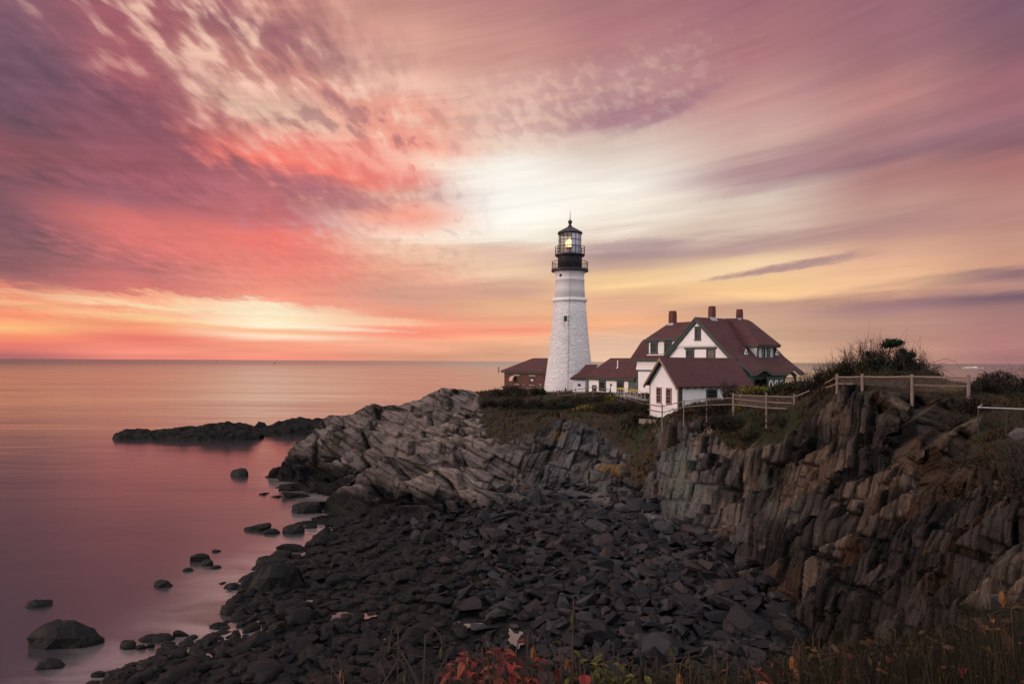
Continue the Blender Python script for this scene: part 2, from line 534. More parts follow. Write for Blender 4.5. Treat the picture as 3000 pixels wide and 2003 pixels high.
CP = []
Z = None
lines = [
    # shoreline from the tip of the headland to the cove
    [(832, 1405, Z, .05), (840, 1438, Z, .05), (885, 1448, Z, .05), (945, 1445, Z, .05), (985, 1452, Z, .1), (962, 1475, Z, .05), (938, 1497, Z, .05), (945, 1530, Z, .05), (965, 1560, Z, .05), (905, 1600, Z, .05), (895, 1640, Z, .05), (800, 1668, Z, .05), (720, 1700, Z, .05), (712, 1760, Z, .05), (830, 1800, Z, .05), (800, 1860, Z, .05), (690, 1900, Z, .05), (560, 1935, Z, .05), (440, 1965, Z, .05), (330, 2003, Z, .05), (250, 2060, Z, .05)],
    # foot of the rock against the scree
    [(1050, 1545, Z, .7), (1200, 1535, Z, 1.1), (1350, 1515, Z, 1.7), (1500, 1480, Z, 2.5), (1650, 1465, Z, 2.9), (1800, 1475, Z, 3.1), (1850, 1470, Z, 3.2), (1950, 1535, Z, 3.1), (2080, 1590, Z, 3), (2180, 1640, Z, 2.9), (2290, 1760, Z, 2.6), (2380, 1900, Z, 2.4), (2450, 2060, Z, 2.4)],
    # columns of the left outcrop
    [(838, 1390, 86.5), (850, 1340, 86), (900, 1322, 88), (960, 1330, 86), (1000, 1345, 84)],
    [(860, 1330, 87.5), (905, 1290, 89), (950, 1240, 92), (960, 1226, 93), (1010, 1215, 93)],
    [(1010, 1215, 93), (1078, 1200, 94), (1100, 1178, 95), (1140, 1180, 96), (1200, 1205, 95), (1230, 1210, 94), (1262, 1168, 96), (1290, 1147, 98), (1335, 1150, 99), (1400, 1150, 103), (1440, 1144, 106)],
    [(1000, 1300, 86), (1100, 1330, 79), (1200, 1345, 74), (1300, 1365, 71), (1330, 1390, 67)],
    [(1000, 1230, 91), (1100, 1225, 90), (1200, 1232, 90), (1300, 1200, 90), (1400, 1215, 86)],
    [(1000, 1262, 88), (1100, 1280, 84), (1200, 1290, 82), (1300, 1285, 79), (1400, 1290, 75)],
    # lower ledge
    [(1000, 1392, 70), (1050, 1378, 70.5), (1100, 1378, 70), (1150, 1340, 70), (1200, 1342, 68.5), (1300, 1378, 65.5), (1320, 1390, 65)],
    [(965, 1430, 69.5), (1000, 1440, 68), (1100, 1462, 66.5), (1200, 1450, 65.5), (1300, 1440, 63.8), (1400, 1425, 62.5)],
    # notch behind the lower ledge
    [(985, 1415, 78), (1050, 1392, 78), (1120, 1372, 77.5), (1180, 1352, 76)],
    # middle cliff
    [(1400, 1330, 69), (1500, 1330, 68.4), (1600, 1330, 67.6), (1700, 1330, 66.4), (1800, 1340, 65), (1850, 1340, 63)],
    [(1400, 1395, 66), (1500, 1410, 65), (1600, 1400, 65), (1700, 1400, 64), (1800, 1410, 62.5), (1860, 1410, 60.5)],
    [(1450, 1235, 80), (1560, 1245, 71.2), (1620, 1222, 71.5), (1700, 1245, 69), (1800, 1250, 68.5), (1850, 1240, 67.5), (1880, 1235, 67), (1935, 1232, 66.5)],
    [(1500, 1300, 69.5), (1600, 1300, 68.6), (1700, 1300, 67.3), (1800, 1305, 66)],
    [(1400, 1195, 92), (1500, 1185, 92), (1600, 1185, 90), (1700, 1185, 87), (1800, 1190, 80), (1860, 1200, 74), (1930, 1205, 69)],
    # right cliff: upper edge
    [(1925, 1255, 64), (1990, 1225, 61.5), (2050, 1213, 60), (2100, 1222, 58.5), (2150, 1235, 57), (2250, 1228, 52), (2300, 1228, 49), (2340, 1200, 47), (2400, 1180, 46), (2450, 1160, 45), (2480, 1152, 43), (2560, 1140, 41)],
    [(1940, 1400, 56.5), (2000, 1400, 55), (2080, 1410, 53), (2160, 1420, 50), (2260, 1420, 46), (2350, 1420, 41.5), (2450, 1420, 37.5), (2550, 1420, 34.5), (2700, 1430, 30), (2850, 1440, 25.5), (3000, 1450, 22), (3200, 1480, 18)],
    [(1960, 1300, 60.5), (2050, 1300, 57.5), (2160, 1310, 54), (2260, 1310, 49.5), (2350, 1290, 45.5), (2450, 1290, 42), (2520, 1260, 40), (2600, 1220, 39), (2700, 1225, 36.5), (2780, 1260, 33.5)],
    [(2000, 1500, 51), (2100, 1520, 48.5), (2200, 1550, 44), (2320, 1560, 38.5), (2450, 1580, 33.5), (2600, 1600, 29), (2750, 1620, 25), (2900, 1640, 21), (3050, 1660, 17)],
    [(2230, 1660, 39), (2350, 1700, 33.5), (2480, 1740, 29), (2620, 1780, 24.5), (2760, 1820, 20.5), (2900, 1840, 17), (3060, 1860, 13.5)],
    [(2420, 1840, 28), (2520, 1880, 25), (2660, 1930, 20.5), (2800, 1970, 16.5), (2950, 2000, 13), (3100, 2030, 10.5)],
    [(2500, 2060, 22), (2680, 2090, 18), (2840, 2120, 14), (3000, 2150, 11), (3200, 2200, 8.5)],
    # upper ledges and grass slope at right
    [(2560, 1150, 40.5), (2640, 1140, 40), (2740, 1150, 38.5), (2830, 1180, 36), (2900, 1260, 31), (3000, 1262, 30), (3200, 1262, 29)],
    [(2700, 1330, 33), (2800, 1320, 31), (2900, 1320, 28.5), (3000, 1330, 26.5), (3200, 1350, 24)],
    [(2870, 1200, 42), (2960, 1215, 40), (3100, 1220, 38)],
    # terrace of the buildings
    [(1380, 1152, 104), (1440, 1150, 103), (1500, 1152, 100), (1590, 1160, 95), (1680, 1163, 92), (1760, 1160, 90), (1800, 1162, 86), (1850, 1180, 78), (1900, 1195, 72), (1960, 1205, 66), (2000, 1197, 62), (2070, 1192, 59.5), (2150, 1195, 56), (2245, 1204, 49.5), (2320, 1180, 48), (2360, 1165, 48), (2420, 1140, 47)],
    [(1820, 1166, 84), (1900, 1172, 76), (2000, 1195, 65), (2100, 1186, 66), (2200, 1160, 66), (2300, 1150, 62), (2400, 1130, 60), (2460, 1122, 54)],
    [(2200, 1140, 69.5), (2280, 1140, 71), (2350, 1138, 73), (2420, 1125, 70), (2560, 1120, 55), (2700, 1112, 52), (2850, 1140, 60), (3000, 1150, 62), (3200, 1150, 62)],
    [(2350, 1132, 85), (2500, 1120, 85), (2700, 1118, 88), (2900, 1134, 92), (3000, 1136, 95), (3200, 1140, 95)],
]
for l in lines:
    CP += dens(l)
# world-space controls: plateau, seaward side, sea bed, near cliff under the camera
W = []
for X in range(-4, 66, 6):
    W.append((X, 104 if X > 2 else 107, 10.4)); W.append((X, 112, 10.1)); W.append((X, 121, 9.6 if X > -3 else 6))
for (X, Y_) in ((14, 92), (18, 88), (22, 84), (28, 84), (30, 92), (22, 96), (8, 98), (20, 76), (26, 78), (34, 80)):
    W.append((X, Y_, 10.9 + 0.04 * (X - 10)))
for X in range(-10, 70, 8):
    W.append((X, 130, 3.0 if X > 0 else -1)); W.append((X, 137, -2.5)); W.append((X, 144, -4))
W += [(-2, 113, 8), (-8, 110, 5), (-14, 106, 4), (-20, 103, 2.5), (-27, 98, 1.5), (-31, 93, 0.2), (-6, 124, -1), (-12, 117, -2), (-20, 111, -2), (-28, 105, -2.5), (-34, 97, -2.5), (-36, 88, -3), (-33, 80, -2.5), (-27, 74, -1.8)]
for (X, Y_, z_) in ((-24, 66, -1.5), (-22, 58, -1.5), (-24, 50, -1.5), (-22, 42, -1.4), (-25, 34, -1.6), (-26, 26, -1.6), (-40, 60, -4), (-40, 30, -4), (-45, 95, -5), (-40, 120, -5), (-15, 130, -4), (-55, 10, -5), (-30, 10, -2)):
    W.append((X, Y_, z_))
for (px, py, z_) in ((1000, 1620, .35), (1000, 1750, .3), (1000, 1900, .25), (850, 1950, .15), (1200, 1620, .9), (1200, 1760, .55), (1200, 1900, .4), (1400, 1620, 1.6), (1400, 1780, .8), (1450, 1900, .5), (1600, 1560, 2.2), (1600, 1700, 1.5), (1600, 1900, .8), (1800, 1560, 2.6), (1800, 1720, 1.9), (1800, 1900, 1.3), (2000, 1640, 2.6), (2000, 1800, 2.0), (2000, 1980, 1.5), (2180, 1760, 2.4), (2200, 1900, 2.1), (2300, 2003, 2.0)):
    W.append(P(px, py, None, z_))
W += [(-10, 26, .2), (0, 26, .6), (8, 25, 1.5), (-14, 20, .1), (-4, 19, .6), (4, 19, 1.4), (10, 20, 2.6), (-18, 14, .4), (-6, 13, 1.6), (2, 13, 2.4), (7, 14, 3.4), (-20, 7, 5), (-10, 7, 6), (-2, 7, 6.5), (4, 8, 7), (-20, 3.4, 11.8), (-10, 3.4, 12.2), (-4, 3.4, 12.6), (0, 3.6, 12.9), (3.5, 3.8, 13), (-20, 0, 13.5), (-8, 0, 13.2), (0, 0, 13.25), (8, 0, 13.3), (20, 0, 13.6), (-20, -8, 14), (0, -8, 13.6), (20, -8, 14), (8, 6, 12.3), (12, 6, 12.4), (24, 10, 12.8), (30, 20, 12.6), (45, 20, 13), (60, 40, 12.5), (45, 45, 11.5), (60, 80, 11.5), (50, 10, 13.5)]
CP += W
CP = np.array(CP)
# thin out near-duplicates
keep = []
for i, p_ in enumerate(CP):
    if all((p_[0] - CP[j][0]) ** 2 + (p_[1] - CP[j][1]) ** 2 > 0.5 for j in keep[-60:]):
        keep.append(i)
CP = CP[keep]
n_ = len(CP)
D_ = np.sqrt(((CP[:, None, :2] - CP[None, :, :2]) ** 2).sum(-1) + 0.25)
A_ = np.zeros((n_ + 3, n_ + 3))
A_[:n_, :n_] = -D_ - np.eye(n_) * 0.25 * -1.0 * -1.0
A_[:n_, :n_] = -D_
A_[:n_, :n_] += np.eye(n_) * 0.35
A_[:n_, n_] = 1; A_[:n_, n_ + 1:] = CP[:, :2] / 100.0
A_[n_:, :n_] = A_[:n_, n_:].T
wts = np.linalg.solve(A_, np.concatenate([CP[:, 2], np.zeros(3)]))
GX0, GX1, GY0, GY1, GS = -64.0, 80.0, -12.0, 148.0, 0.5
gx = np.arange(GX0, GX1 + .01, GS); gy = np.arange(GY0, GY1 + .01, GS)
GXX, GYY = np.meshgrid(gx, gy)
HG = np.zeros_like(GXX)
for r0 in range(0, len(gy), 16):
    sx_ = GXX[r0:r0 + 16].ravel(); sy_ = GYY[r0:r0 + 16].ravel()
    d2 = np.sqrt((sx_[:, None] - CP[None, :, 0]) ** 2 + (sy_[:, None] - CP[None, :, 1]) ** 2 + 0.25)
    HG[r0:r0 + 16] = (-d2 @ wts[:n_] + wts[n_] + (sx_ * wts[n_ + 1] + sy_ * wts[n_ + 2]) / 100.0).reshape(HG[r0:r0 + 16].shape)


def bil(Gd, X, Y):
    fx = np.clip((X - GX0) / GS, 0, len(gx) - 1.001); fy = np.clip((Y - GY0) / GS, 0, len(gy) - 1.001)
    ix = fx.astype(int); iy = fy.astype(int); fx = fx - ix; fy = fy - iy
    return (Gd[iy, ix] * (1 - fx) * (1 - fy) + Gd[iy, ix + 1] * fx * (1 - fy) + Gd[iy + 1, ix] * (1 - fx) * fy + Gd[iy + 1, ix + 1] * fx * fy)


def H(X, Y):
    return bil(HG, np.asarray(X, float), np.asarray(Y, float))


def H1(X, Y):
    return float(H(np.array([X]), np.array([Y]))[0])


# rock / plant cover masks on the ground plan
def rockmask(X, Y, z):
    """1 where bare rock shows, 0 where the ground is grown over"""
    k = X / np.maximum(Y, 1.0) * 2000 + 1500 + 75 * fbm(X * .28, Y * .28, z * .3, 3, 93)
    py = 1058 - (z - 15) / np.maximum(Y, 1.0) * 2000
    # upper limit of bare rock, as the line where it meets the grass in plan
    xs_ = [-400, 1370, 1405, 1450, 1520, 1580, 1640, 1700, 1760, 1830, 1900, 1930, 2000, 2080, 2130, 2220, 2300, 2380, 2450, 2550, 2800, 2900, 3000, 3400]
    yl_ = [0, 0, 1225, 1290, 1290, 1270, 1225, 1250, 1300, 1390, 1430, 1262, 1214, 1212, 1300, 1310, 1290, 1215, 1175, 1135, 1160, 1330, 1350, 1370]
    lim = np.interp(k, xs_, yl_)
    nz_ = fbm(X * .35, Y * .35, z * .5, 4, 91)
    return sm(py - lim + nz_ * 55, -14, 14), nz_


def blocks(px_, py_, pz_, axes, sizes, seed):
    q = []
    for a, s in zip(axes, sizes):
        l_ = math.sqrt(sum(c * c for c in a))
        q.append((px_ * a[0] + py_ * a[1] + pz_ * a[2]) / (l_ * s))
    zero = np.zeros_like(q[0])
    q0 = q[0] + 0.35 * vnoise(q[0] * .45, q[1] * .2, zero, seed + 1)
    i0 = np.floor(q0)
    q1 = q[1] + 7.3 * hash3(i0, i0 * 0, i0 * 0, seed + 2) + .3 * vnoise(q[1] * .6, i0 * 1.7, zero, seed + 3)
    i1 = np.floor(q1)
    q2 = q[2] + 5.1 * hash3(i0, i1, i0 * 0, seed + 4) + .3 * vnoise(q[2] * .6, i0 * 1.3, i1 * 2.1, seed + 5)
    i2 = np.floor(q2)
    r0 = hash3(i0, i1, i2, seed + 6); r1 = hash3(i0, i1, i2, seed + 7); r2 = hash3(i0, i1, i2, seed + 8); r3 = hash3(i0, i1, i2, seed + 9)
    f0 = q0 - i0 - .5; f1 = q1 - i1 - .5; f2 = q2 - i2 - .5
    edge = np.minimum(.5 - np.abs(f0), .5 - np.abs(f1))
    tilt = f0 * (r1 - .5) * 1.3 + f1 * (r2 - .5) * 1.8 + f2 * (r3 - .5) * 1.2
    return r0, r1, tilt, edge, hash3(i0, i0 * 0, i0 * 0, seed + 10)


def snap(X, Y, Z_, a0, a1, qd, s0, s1, sq, seed, crack):
    """move points along qd onto the flat joint face of the block they belong to"""
    a0, a1, qd = unit(a0), unit(a1), unit(qd)
    zero = np.zeros_like(X)
    u = (X * a0[0] + Y * a0[1] + Z_ * a0[2]) / s0
    v = (X * a1[0] + Y * a1[1] + Z_ * a1[2]) / s1
    d = X * qd[0] + Y * qd[1] + Z_ * qd[2]
    u = u + .45 * vnoise(u * .5, v * .12, zero, seed + 1)
    i0 = np.floor(u)
    v = v + 7.3 * hash3(i0, i0 * 0, i0 * 0, seed + 2) + .45 * vnoise(v * .6, i0 * 1.7, zero, seed + 3)
    i1 = np.floor(v)
    r = hash3(i0, i1, zero, seed + 4); r1 = hash3(i0, i1, zero, seed + 5); r2 = hash3(i0, i1, zero, seed + 6)
    f0 = u - i0 - .5; f1 = v - i1 - .5
    w = d / sq + r + .25 * hash3(i0, zero, zero, seed + 7)
    iq = np.floor(w)
    dq = (iq + .5 - r - .25 * hash3(i0, zero, zero, seed + 7)) * sq
    dq = dq + f0 * (r1 - .5) * s0 * .30 + f1 * (r2 - .5) * s1 * .16
    mv = np.clip(dq - d, -.62 * sq, .62 * sq)
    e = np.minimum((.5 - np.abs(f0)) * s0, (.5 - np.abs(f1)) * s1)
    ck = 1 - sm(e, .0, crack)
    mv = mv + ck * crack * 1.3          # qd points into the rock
    r3 = hash3(i0, i1, iq, seed + 8)
    r3 = .62 * r3 + .38 * hash3(i0, zero, zero, seed + 9)
    return mv, qd, r3, ck


def unit(v):
    v = np.asarray(v, float)
    return v / np.linalg.norm(v, axis=-1, keepdims=True)


def rock_move(x_, y_, z_, wm, wr):
    """block structure: wm = weight of the middle cliff, wr = weight of the right cliff"""
    wa = .14 * fbm(x_ * .3, y_ * .3, z_ * .3, 3, 5); wb = .14 * fbm(x_ * .3, y_ * .3, z_ * .3, 3, 6)
    specs = [
        # left outcrop: beds dip to the right, stepped faces look out to the cove
        [((.30, -.30, .90), (.90, .15, -.40), (.25, .93, -.25), (2.9, 8.0, 3.6), (.95, 3.6, 1.2), (.34, 1.9, .30))],
        # middle: columns lean to the right
        [((.90, -.05, -.42), (.40, .22, .90), (.12, .93, -.30), (2.0, 5.0, 1.6), (.80, 2.4, .7), (.34, 1.1, .24))],
        # right: tall slabs on edge
        [((-.55, .82, .10), (.24, .14, .96), (.80, .52, -.24), (2.0, 7.0, 1.3), (.66, 3.0, .50), (.24, 1.2, .20))],
    ]
    res = []
    for si, sp in enumerate(specs):
        a0, a1, qd, *lv = sp[0]
        X, Y, Z_ = x_.copy(), y_.copy(), z_.copy()
        tone = np.zeros_like(x_)
        for li, (s0, s1, sq) in enumerate(lv):
            ff = (1.0, 1.0, .8)[li] * (1.0 if li == 0 else (.45 + .55 * sm(fbm(x_ * .3, y_ * .3, z_ * .22, 3, 200 + li), -.22, .12)))
            mv, q_, r3, ck = snap(X + wa, Y + wb, Z_ + wa * .5, a0, a1, qd, s0, s1, sq, 50 + si * 31 + li * 9, ((.28, .15, .06), (.20, .11, .05), (.24, .13, .05))[si][li])
            X = X + q_[0] * mv * ff; Y = Y + q_[1] * mv * ff; Z_ = Z_ + q_[2] * mv * ff
            tone = tone + ((r3 - .5) * (.8, .75, .6)[li] - ck * (.42, .36, .22)[li] * (1.7, 1.3, 1.1)[si]) * ff  # cracks darkened in the colour for dirt and for the shade inside them
        res.append((X - x_, Y - y_, Z_ - z_, tone))
    wl = 1 - wm - wr
    return [res[0][i] * wl + res[1][i] * wm + res[2][i] * wr for i in range(4)]


# columns fan out from the viewpoint only to spend the vertices where they are seen; each vertex sits on the real landform
NC, NR = 1380, 1150
kx = (np.linspace(-380, 3420, NC) - 1500) / 2000.0
Yf = np.concatenate([np.arange(5.2, 30, .06), np.arange(30, 146, .12)])
KK, YY = np.meshgrid(kx, Yf, indexing='ij')
ZZ = H(KK * YY, YY)
ds = np.sqrt((np.diff(YY, axis=1)) ** 2 * (1 + KK[:, 1:] ** 2) * 0.25 + np.diff(ZZ, axis=1) ** 2) / (YY[:, 1:] + 6)
ds[ZZ[:, 1:] < -0.6] *= 0.15
cs = np.concatenate([np.zeros((NC, 1)), np.cumsum(ds, axis=1)], axis=1)
# smooth the parametrisation across the columns
ker = np.ones(25) / 25
csn = cs / cs[:, -1:]
csn = np.apply_along_axis(lambda c: np.convolve(np.pad(c, 12, mode='edge'), ker, mode='valid'), 0, csn)
tt = np.linspace(0, 1, NR)
GY = np.empty((NC, NR))
for i in range(NC):
    GY[i] = np.interp(tt, csn[i], Yf)
GXm = kx[:, None] * GY
GZ = H(GXm, GY)
# normals of the smooth landform
eps = .6
nx_ = -(H(GXm + eps, GY) - H(GXm - eps, GY)) / (2 * eps)
ny_ = -(H(GXm, GY + eps) - H(GXm, GY - eps)) / (2 * eps)
ln = np.sqrt(nx_ ** 2 + ny_ ** 2 + 1)
nx_, ny_, nz1 = nx_ / ln, ny_ / ln, 1 / ln
slope_ = np.sqrt(1 - nz1 ** 2)
kpx = kx[:, None] * 2000 + 1500 + GY * 0
rm, nzv = rockmask(GXm, GY, GZ)
wr = sm(kpx + 30 * nzv, 1620, 1960)
wmid = sm(kpx + 40 * nzv, 1430, 1560) * (1 - wr)
topl = sm(kpx, 2540, 2640) * sm(GZ, 9.2, 10.4) * sm(GY, 27, 29)
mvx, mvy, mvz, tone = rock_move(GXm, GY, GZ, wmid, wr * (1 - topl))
# beach is flatter rubble; plateau soft soil
onrock = sm(slope_, .16, .36)
leftout = sm(-GXm, -9, -1) * sm(GY, 58, 62) * sm(GZ, .35, 1.2)
onrock = np.maximum(onrock, leftout * .9)
ledge = sm(kpx, 2480, 2560) * sm(3010 - kpx + 0 * GY, 0, 120) * sm(GY, 30, 33)
onrock = np.maximum(onrock, ledge * .7)
onrock = np.maximum(onrock, sm(GZ, 3.6, 5.0) * rm * .9)
amp = onrock * rm
beach = (1 - onrock) * sm(4.2 - GZ, 0, 1) * sm(GY, 8, 12)
rub = .16 * fbm(GXm * 1.1, GY * 1.1, GZ, 4, 33) + .10 * np.abs(fbm(GXm * 3.1, GY * 3.1, GZ, 3, 34))
soil = (1 - rm) * .30 * fbm(GXm * .9, GY * .9, GZ, 4, 35)
swell = fbm(GXm * .22, GY * .22, GZ * .22, 3, 36) * (1.1 - .2 * wr) * amp
DD = rub * beach + soil + swell + .04 * amp * fbm(GXm * 2.5, GY * 2.5, GZ * 2.5, 3, 77)
# keep the terrace smooth under the buildings
terr = sm(GY, 60, 63) * sm(GXm, 1, 4) * sm(nz1, .93, .97)
DD = DD * (1 - .8 * terr); amp = amp * (1 - terr)
PX = GXm + nx_ * DD + mvx * amp; PY = GY + ny_ * DD + mvy * amp; PZ = GZ + nz1 * DD + mvz * amp
# ---- surface colours, with dirt and painted shade in the cracks
def mixc(a, b_, t):
    return a * (1 - t[..., None]) + np.asarray(b_) * t[..., None]


def rockcolor(PX, PY, PZ, kpx, wr, rm, tone, contrast=1.0):
    n1 = fbm(PX * .5, PY * .5, PZ * .5, 4, 60); n2 = fbm(PX * 2.2, PY * 2.2, PZ * 2.2, 4, 61); n3 = fbm(PX * .16, PY * .16, PZ * .16, 3, 62)
    streakL = fbm((PX * .32 + PZ * .92) * 6, (PX * .88 - PZ * .42) * .8, PY * .8, 4, 63)
    streakR = fbm((PX * .955 - PZ * .26) * 6, (PX * .26 + PZ * .95) * .7, PY * 2, 4, 64)
    st_ = streakL * (1 - wr) + streakR * wr
    c = np.zeros(PX.shape + (3,)) + np.array([.245, .192, .174])
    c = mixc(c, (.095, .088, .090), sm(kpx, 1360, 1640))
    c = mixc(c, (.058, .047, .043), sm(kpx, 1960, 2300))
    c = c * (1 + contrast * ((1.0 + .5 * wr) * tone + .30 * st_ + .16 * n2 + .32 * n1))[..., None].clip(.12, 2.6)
    c = mixc(c, (.24, .165, .12), sm(n3 + .6 * n1 + tone * .6, .16, .62) * wr * .62)
    c = mixc(c, (.11, .055, .03), sm(fbm(PX * .5, PY * .5, PZ * .18, 3, 67), .18, .42) * wr * .5)
    c = mixc(c, (.13, .145, .125), sm(fbm(PX * .3, PY * .3, PZ * .3, 3, 66), .2, .45) * sm(kpx, 1900, 2000) * (1 - sm(kpx, 2250, 2400)) * .6)
    lich = sm(fbm(PX * .45, PY * .45, PZ * .6, 4, 68), .12, .34) * sm(kpx, 1400, 1480) * (1 - sm(kpx, 1860, 1930)) * sm(PZ, 3.6, 5) * rm
    c = mixc(c, (.20, .11, .028), lich * .75 * sm(n2, -.3, .3))
    # weed and wet black zone by the tide line
    tide = 1 - sm(PZ + .8 * n1 + .35 * n2, 1.9, 3.4)
    tide = tide * (1 - sm(kpx, 2200, 2500) * sm(PZ, 2, 3))
    c = mixc(c, (.0095, .0095, .0105), tide * .97)
    c = mixc(c, (.030, .021, .009), tide * sm(n2 + n1, .15, .5) * .6)
    # soil and dead grass where it is grown over
    g1 = fbm(PX * .8, PY * .8, PZ * .8, 4, 70)
    soilc = mixc(np.zeros(PX.shape + (3,)) + np.array([.040, .029, .018]), (.066, .042, .022), sm(g1, -.1, .4))
    soilc = mixc(soilc, (.034, .038, .015), sm(n3 + .5 * g1, .05, .35))
    gm = (1 - rm) * sm(PZ, 2.5, 4.5)
    c = c * (1 - gm[..., None]) + soilc * gm[..., None]
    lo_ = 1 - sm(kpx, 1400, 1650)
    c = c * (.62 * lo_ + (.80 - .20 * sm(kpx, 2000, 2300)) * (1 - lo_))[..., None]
    return np.clip(c, .005, .6)


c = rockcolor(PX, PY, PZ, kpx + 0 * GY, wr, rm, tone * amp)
# drop what lies under the sea
cull = PZ > -0.9
idx = np.arange(NC * NR).reshape(NC, NR)
q_ = np.stack([idx[:-1, :-1], idx[1:, :-1], idx[1:, 1:], idx[:-1, 1:]], -1)
kf = cull[:-1, :-1] | cull[1:, :-1] | cull[1:, 1:] | cull[:-1, 1:]
Fq = q_[kf]
used = np.zeros(NC * NR, bool); used[Fq.ravel()] = True
remap = np.cumsum(used) - 1
Vv = np.stack([PX, PY, PZ], -1).reshape(-1, 3)[used]
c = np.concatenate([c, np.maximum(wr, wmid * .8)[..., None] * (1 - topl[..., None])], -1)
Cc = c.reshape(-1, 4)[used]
Fq = remap[Fq]


def rock_build(q, t, b, pos, base):
    f1 = q.noise(pos, 5.0, 6.0, 0.68)
    f2 = q.noise(pos, 28.0, 4.0, 0.6)
    at = t.nodes.new('ShaderNodeAttribute'); at.attribute_name = 'Col'
    def dot(v):
        n = t.nodes.new('ShaderNodeVectorMath'); n.operation = 'DOT_PRODUCT'
        t.links.new(pos, n.inputs[0]); n.inputs[1].default_value = v
        return n.outputs['Value']
    # bedding grain: thin parallel partings, dipping in the headland and on edge in the right cliff
    gL = q.noise(q.comb(q.m('MULTIPLY', dot((.30, -.28, .91)), 6.5), q.m('MULTIPLY', dot((.91, .2, -.35)), .8), q.m('MULTIPLY', dot((.1, .93, .3)), .8)), 1.0, 4.0, .62)
    gR = q.noise(q.comb(q.m('MULTIPLY', dot((.97, -.05, -.24)), 7.0), q.m('MULTIPLY', dot((.24, .14, .96)), .75), q.m('MULTIPLY', dot((-.1, .99, -.1)), 5.0)), 1.0, 4.0, .62)
    gb = q.m('ADD', q.m('MULTIPLY', gL, q.m('SUBTRACT', 1.0, at.outputs['Alpha'])), q.m('MULTIPLY', gR, at.outputs['Alpha']))
    big_ = q.sstep(q.noise(pos, .35, 3.0, .6), .38, .62, .55, 1.0)
    gk = q.sstep(gb, .34, .60, .60, 1.20)
    gk = q.m('ADD', 1.0, q.m('MULTIPLY', q.m('SUBTRACT', gk, 1.0), big_))
    base = q.mix(1.0, base, q.comb(gk, gk, gk), 'MULTIPLY')
    k = q.m('ADD', q.m('ADD', 0.12, q.m('MULTIPLY', f1, 1.15)), q.m('MULTIPLY', f2, 0.62))
    base = q.mix(1.0, base, q.comb(k, k, k), 'MULTIPLY')
    bp = t.nodes.new('ShaderNodeBump')
    bp.inputs['Strength'].default_value = 0.9
    bp.inputs['Distance'].default_value = 0.16
    t.links.new(q.m('ADD', q.m('MULTIPLY', f1, .7), q.m('ADD', q.m('MULTIPLY', gb, 1.1), q.m('MULTIPLY', f2, 0.3))), bp.inputs['Height'])
    t.links.new(bp.outputs[0], b.inputs['Normal'])
    return base


M_rock = mat('layered_rock', rough=0.8, spec=0.15, vcol=True, build=rock_build)
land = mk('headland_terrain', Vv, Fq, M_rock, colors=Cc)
tag(land, 'rocky headland with its cliff and the stony cove at low tide', 'cliff', kind='structure')

# smooth ground outside the fan (behind and beside the viewer), so that the place goes on
bx = np.arange(-60, 79, 3.0); by = np.arange(-12, 9.1, 1.5)
BX, BY = np.meshgrid(bx, by)
BZ = H(BX, BY) + .12 * fbm(BX * .4, BY * .4, BX * 0, 3, 3) - 0.03
ib = np.arange(BX.size).reshape(BX.shape)
FB = np.stack([ib[:-1, :-1], ib[:-1, 1:], ib[1:, 1:], ib[1:, :-1]], -1).reshape(-1, 4)
M_soil = mat('clifftop_soil', (.025, .02, .014), .9, noise=.5, nscale=4, bump=.05, bscale=14)
bank = mk('clifftop_ground', np.stack([BX, BY, BZ], -1).reshape(-1, 3), FB, M_soil, smooth=True)
tag(bank, 'dark grassy ground of the cliff top the view is taken from', 'ground', kind='structure')


# ---------------------------------------------------------------- boulders of the cove
def rock_mesh(name, dims, seed, npts=16, subdiv=0, wob=0.0):
    r = random.Random(seed)
    bm = bmesh.new()
    for i in range(npts):
        v = Vector((r.gauss(0, 1), r.gauss(0, 1), r.gauss(0, 1)))
        v.normalize()
        # push towards a box
        mx_ = max(abs(v.x), abs(v.y), abs(v.z))
        v = v.lerp(v / mx_, .62)
        bm.verts.new((v.x * dims[0] * .5, v.y * dims[1] * .5, v.z * dims[2] * .5))
    bmesh.ops.convex_hull(bm, input=bm.verts)
    bmesh.ops.delete(bm, geom=[v for v in bm.verts if not v.link_faces], context='VERTS')
    bmesh.ops.dissolve_limit(bm, angle_limit=R(14), verts=bm.verts, edges=bm.edges)
    if subdiv:
        bmesh.ops.triangulate(bm, faces=bm.faces)
        bmesh.ops.subdivide_edges(bm, edges=bm.edges, cuts=subdiv, use_grid_fill=True, smooth=.35)
        for v in bm.verts:
            q = mnoise.fractal(v.co * 2.2 + Vector((seed * 3.1, 0, 0)), 1.0, 2.0, 4)
            v.co += v.co.normalized() * q * wob
    bmesh.ops.recalc_face_normals(bm, faces=bm.faces)
    me = bpy.data.meshes.new(name)
    bm.to_mesh(me); bm.free()
    return me


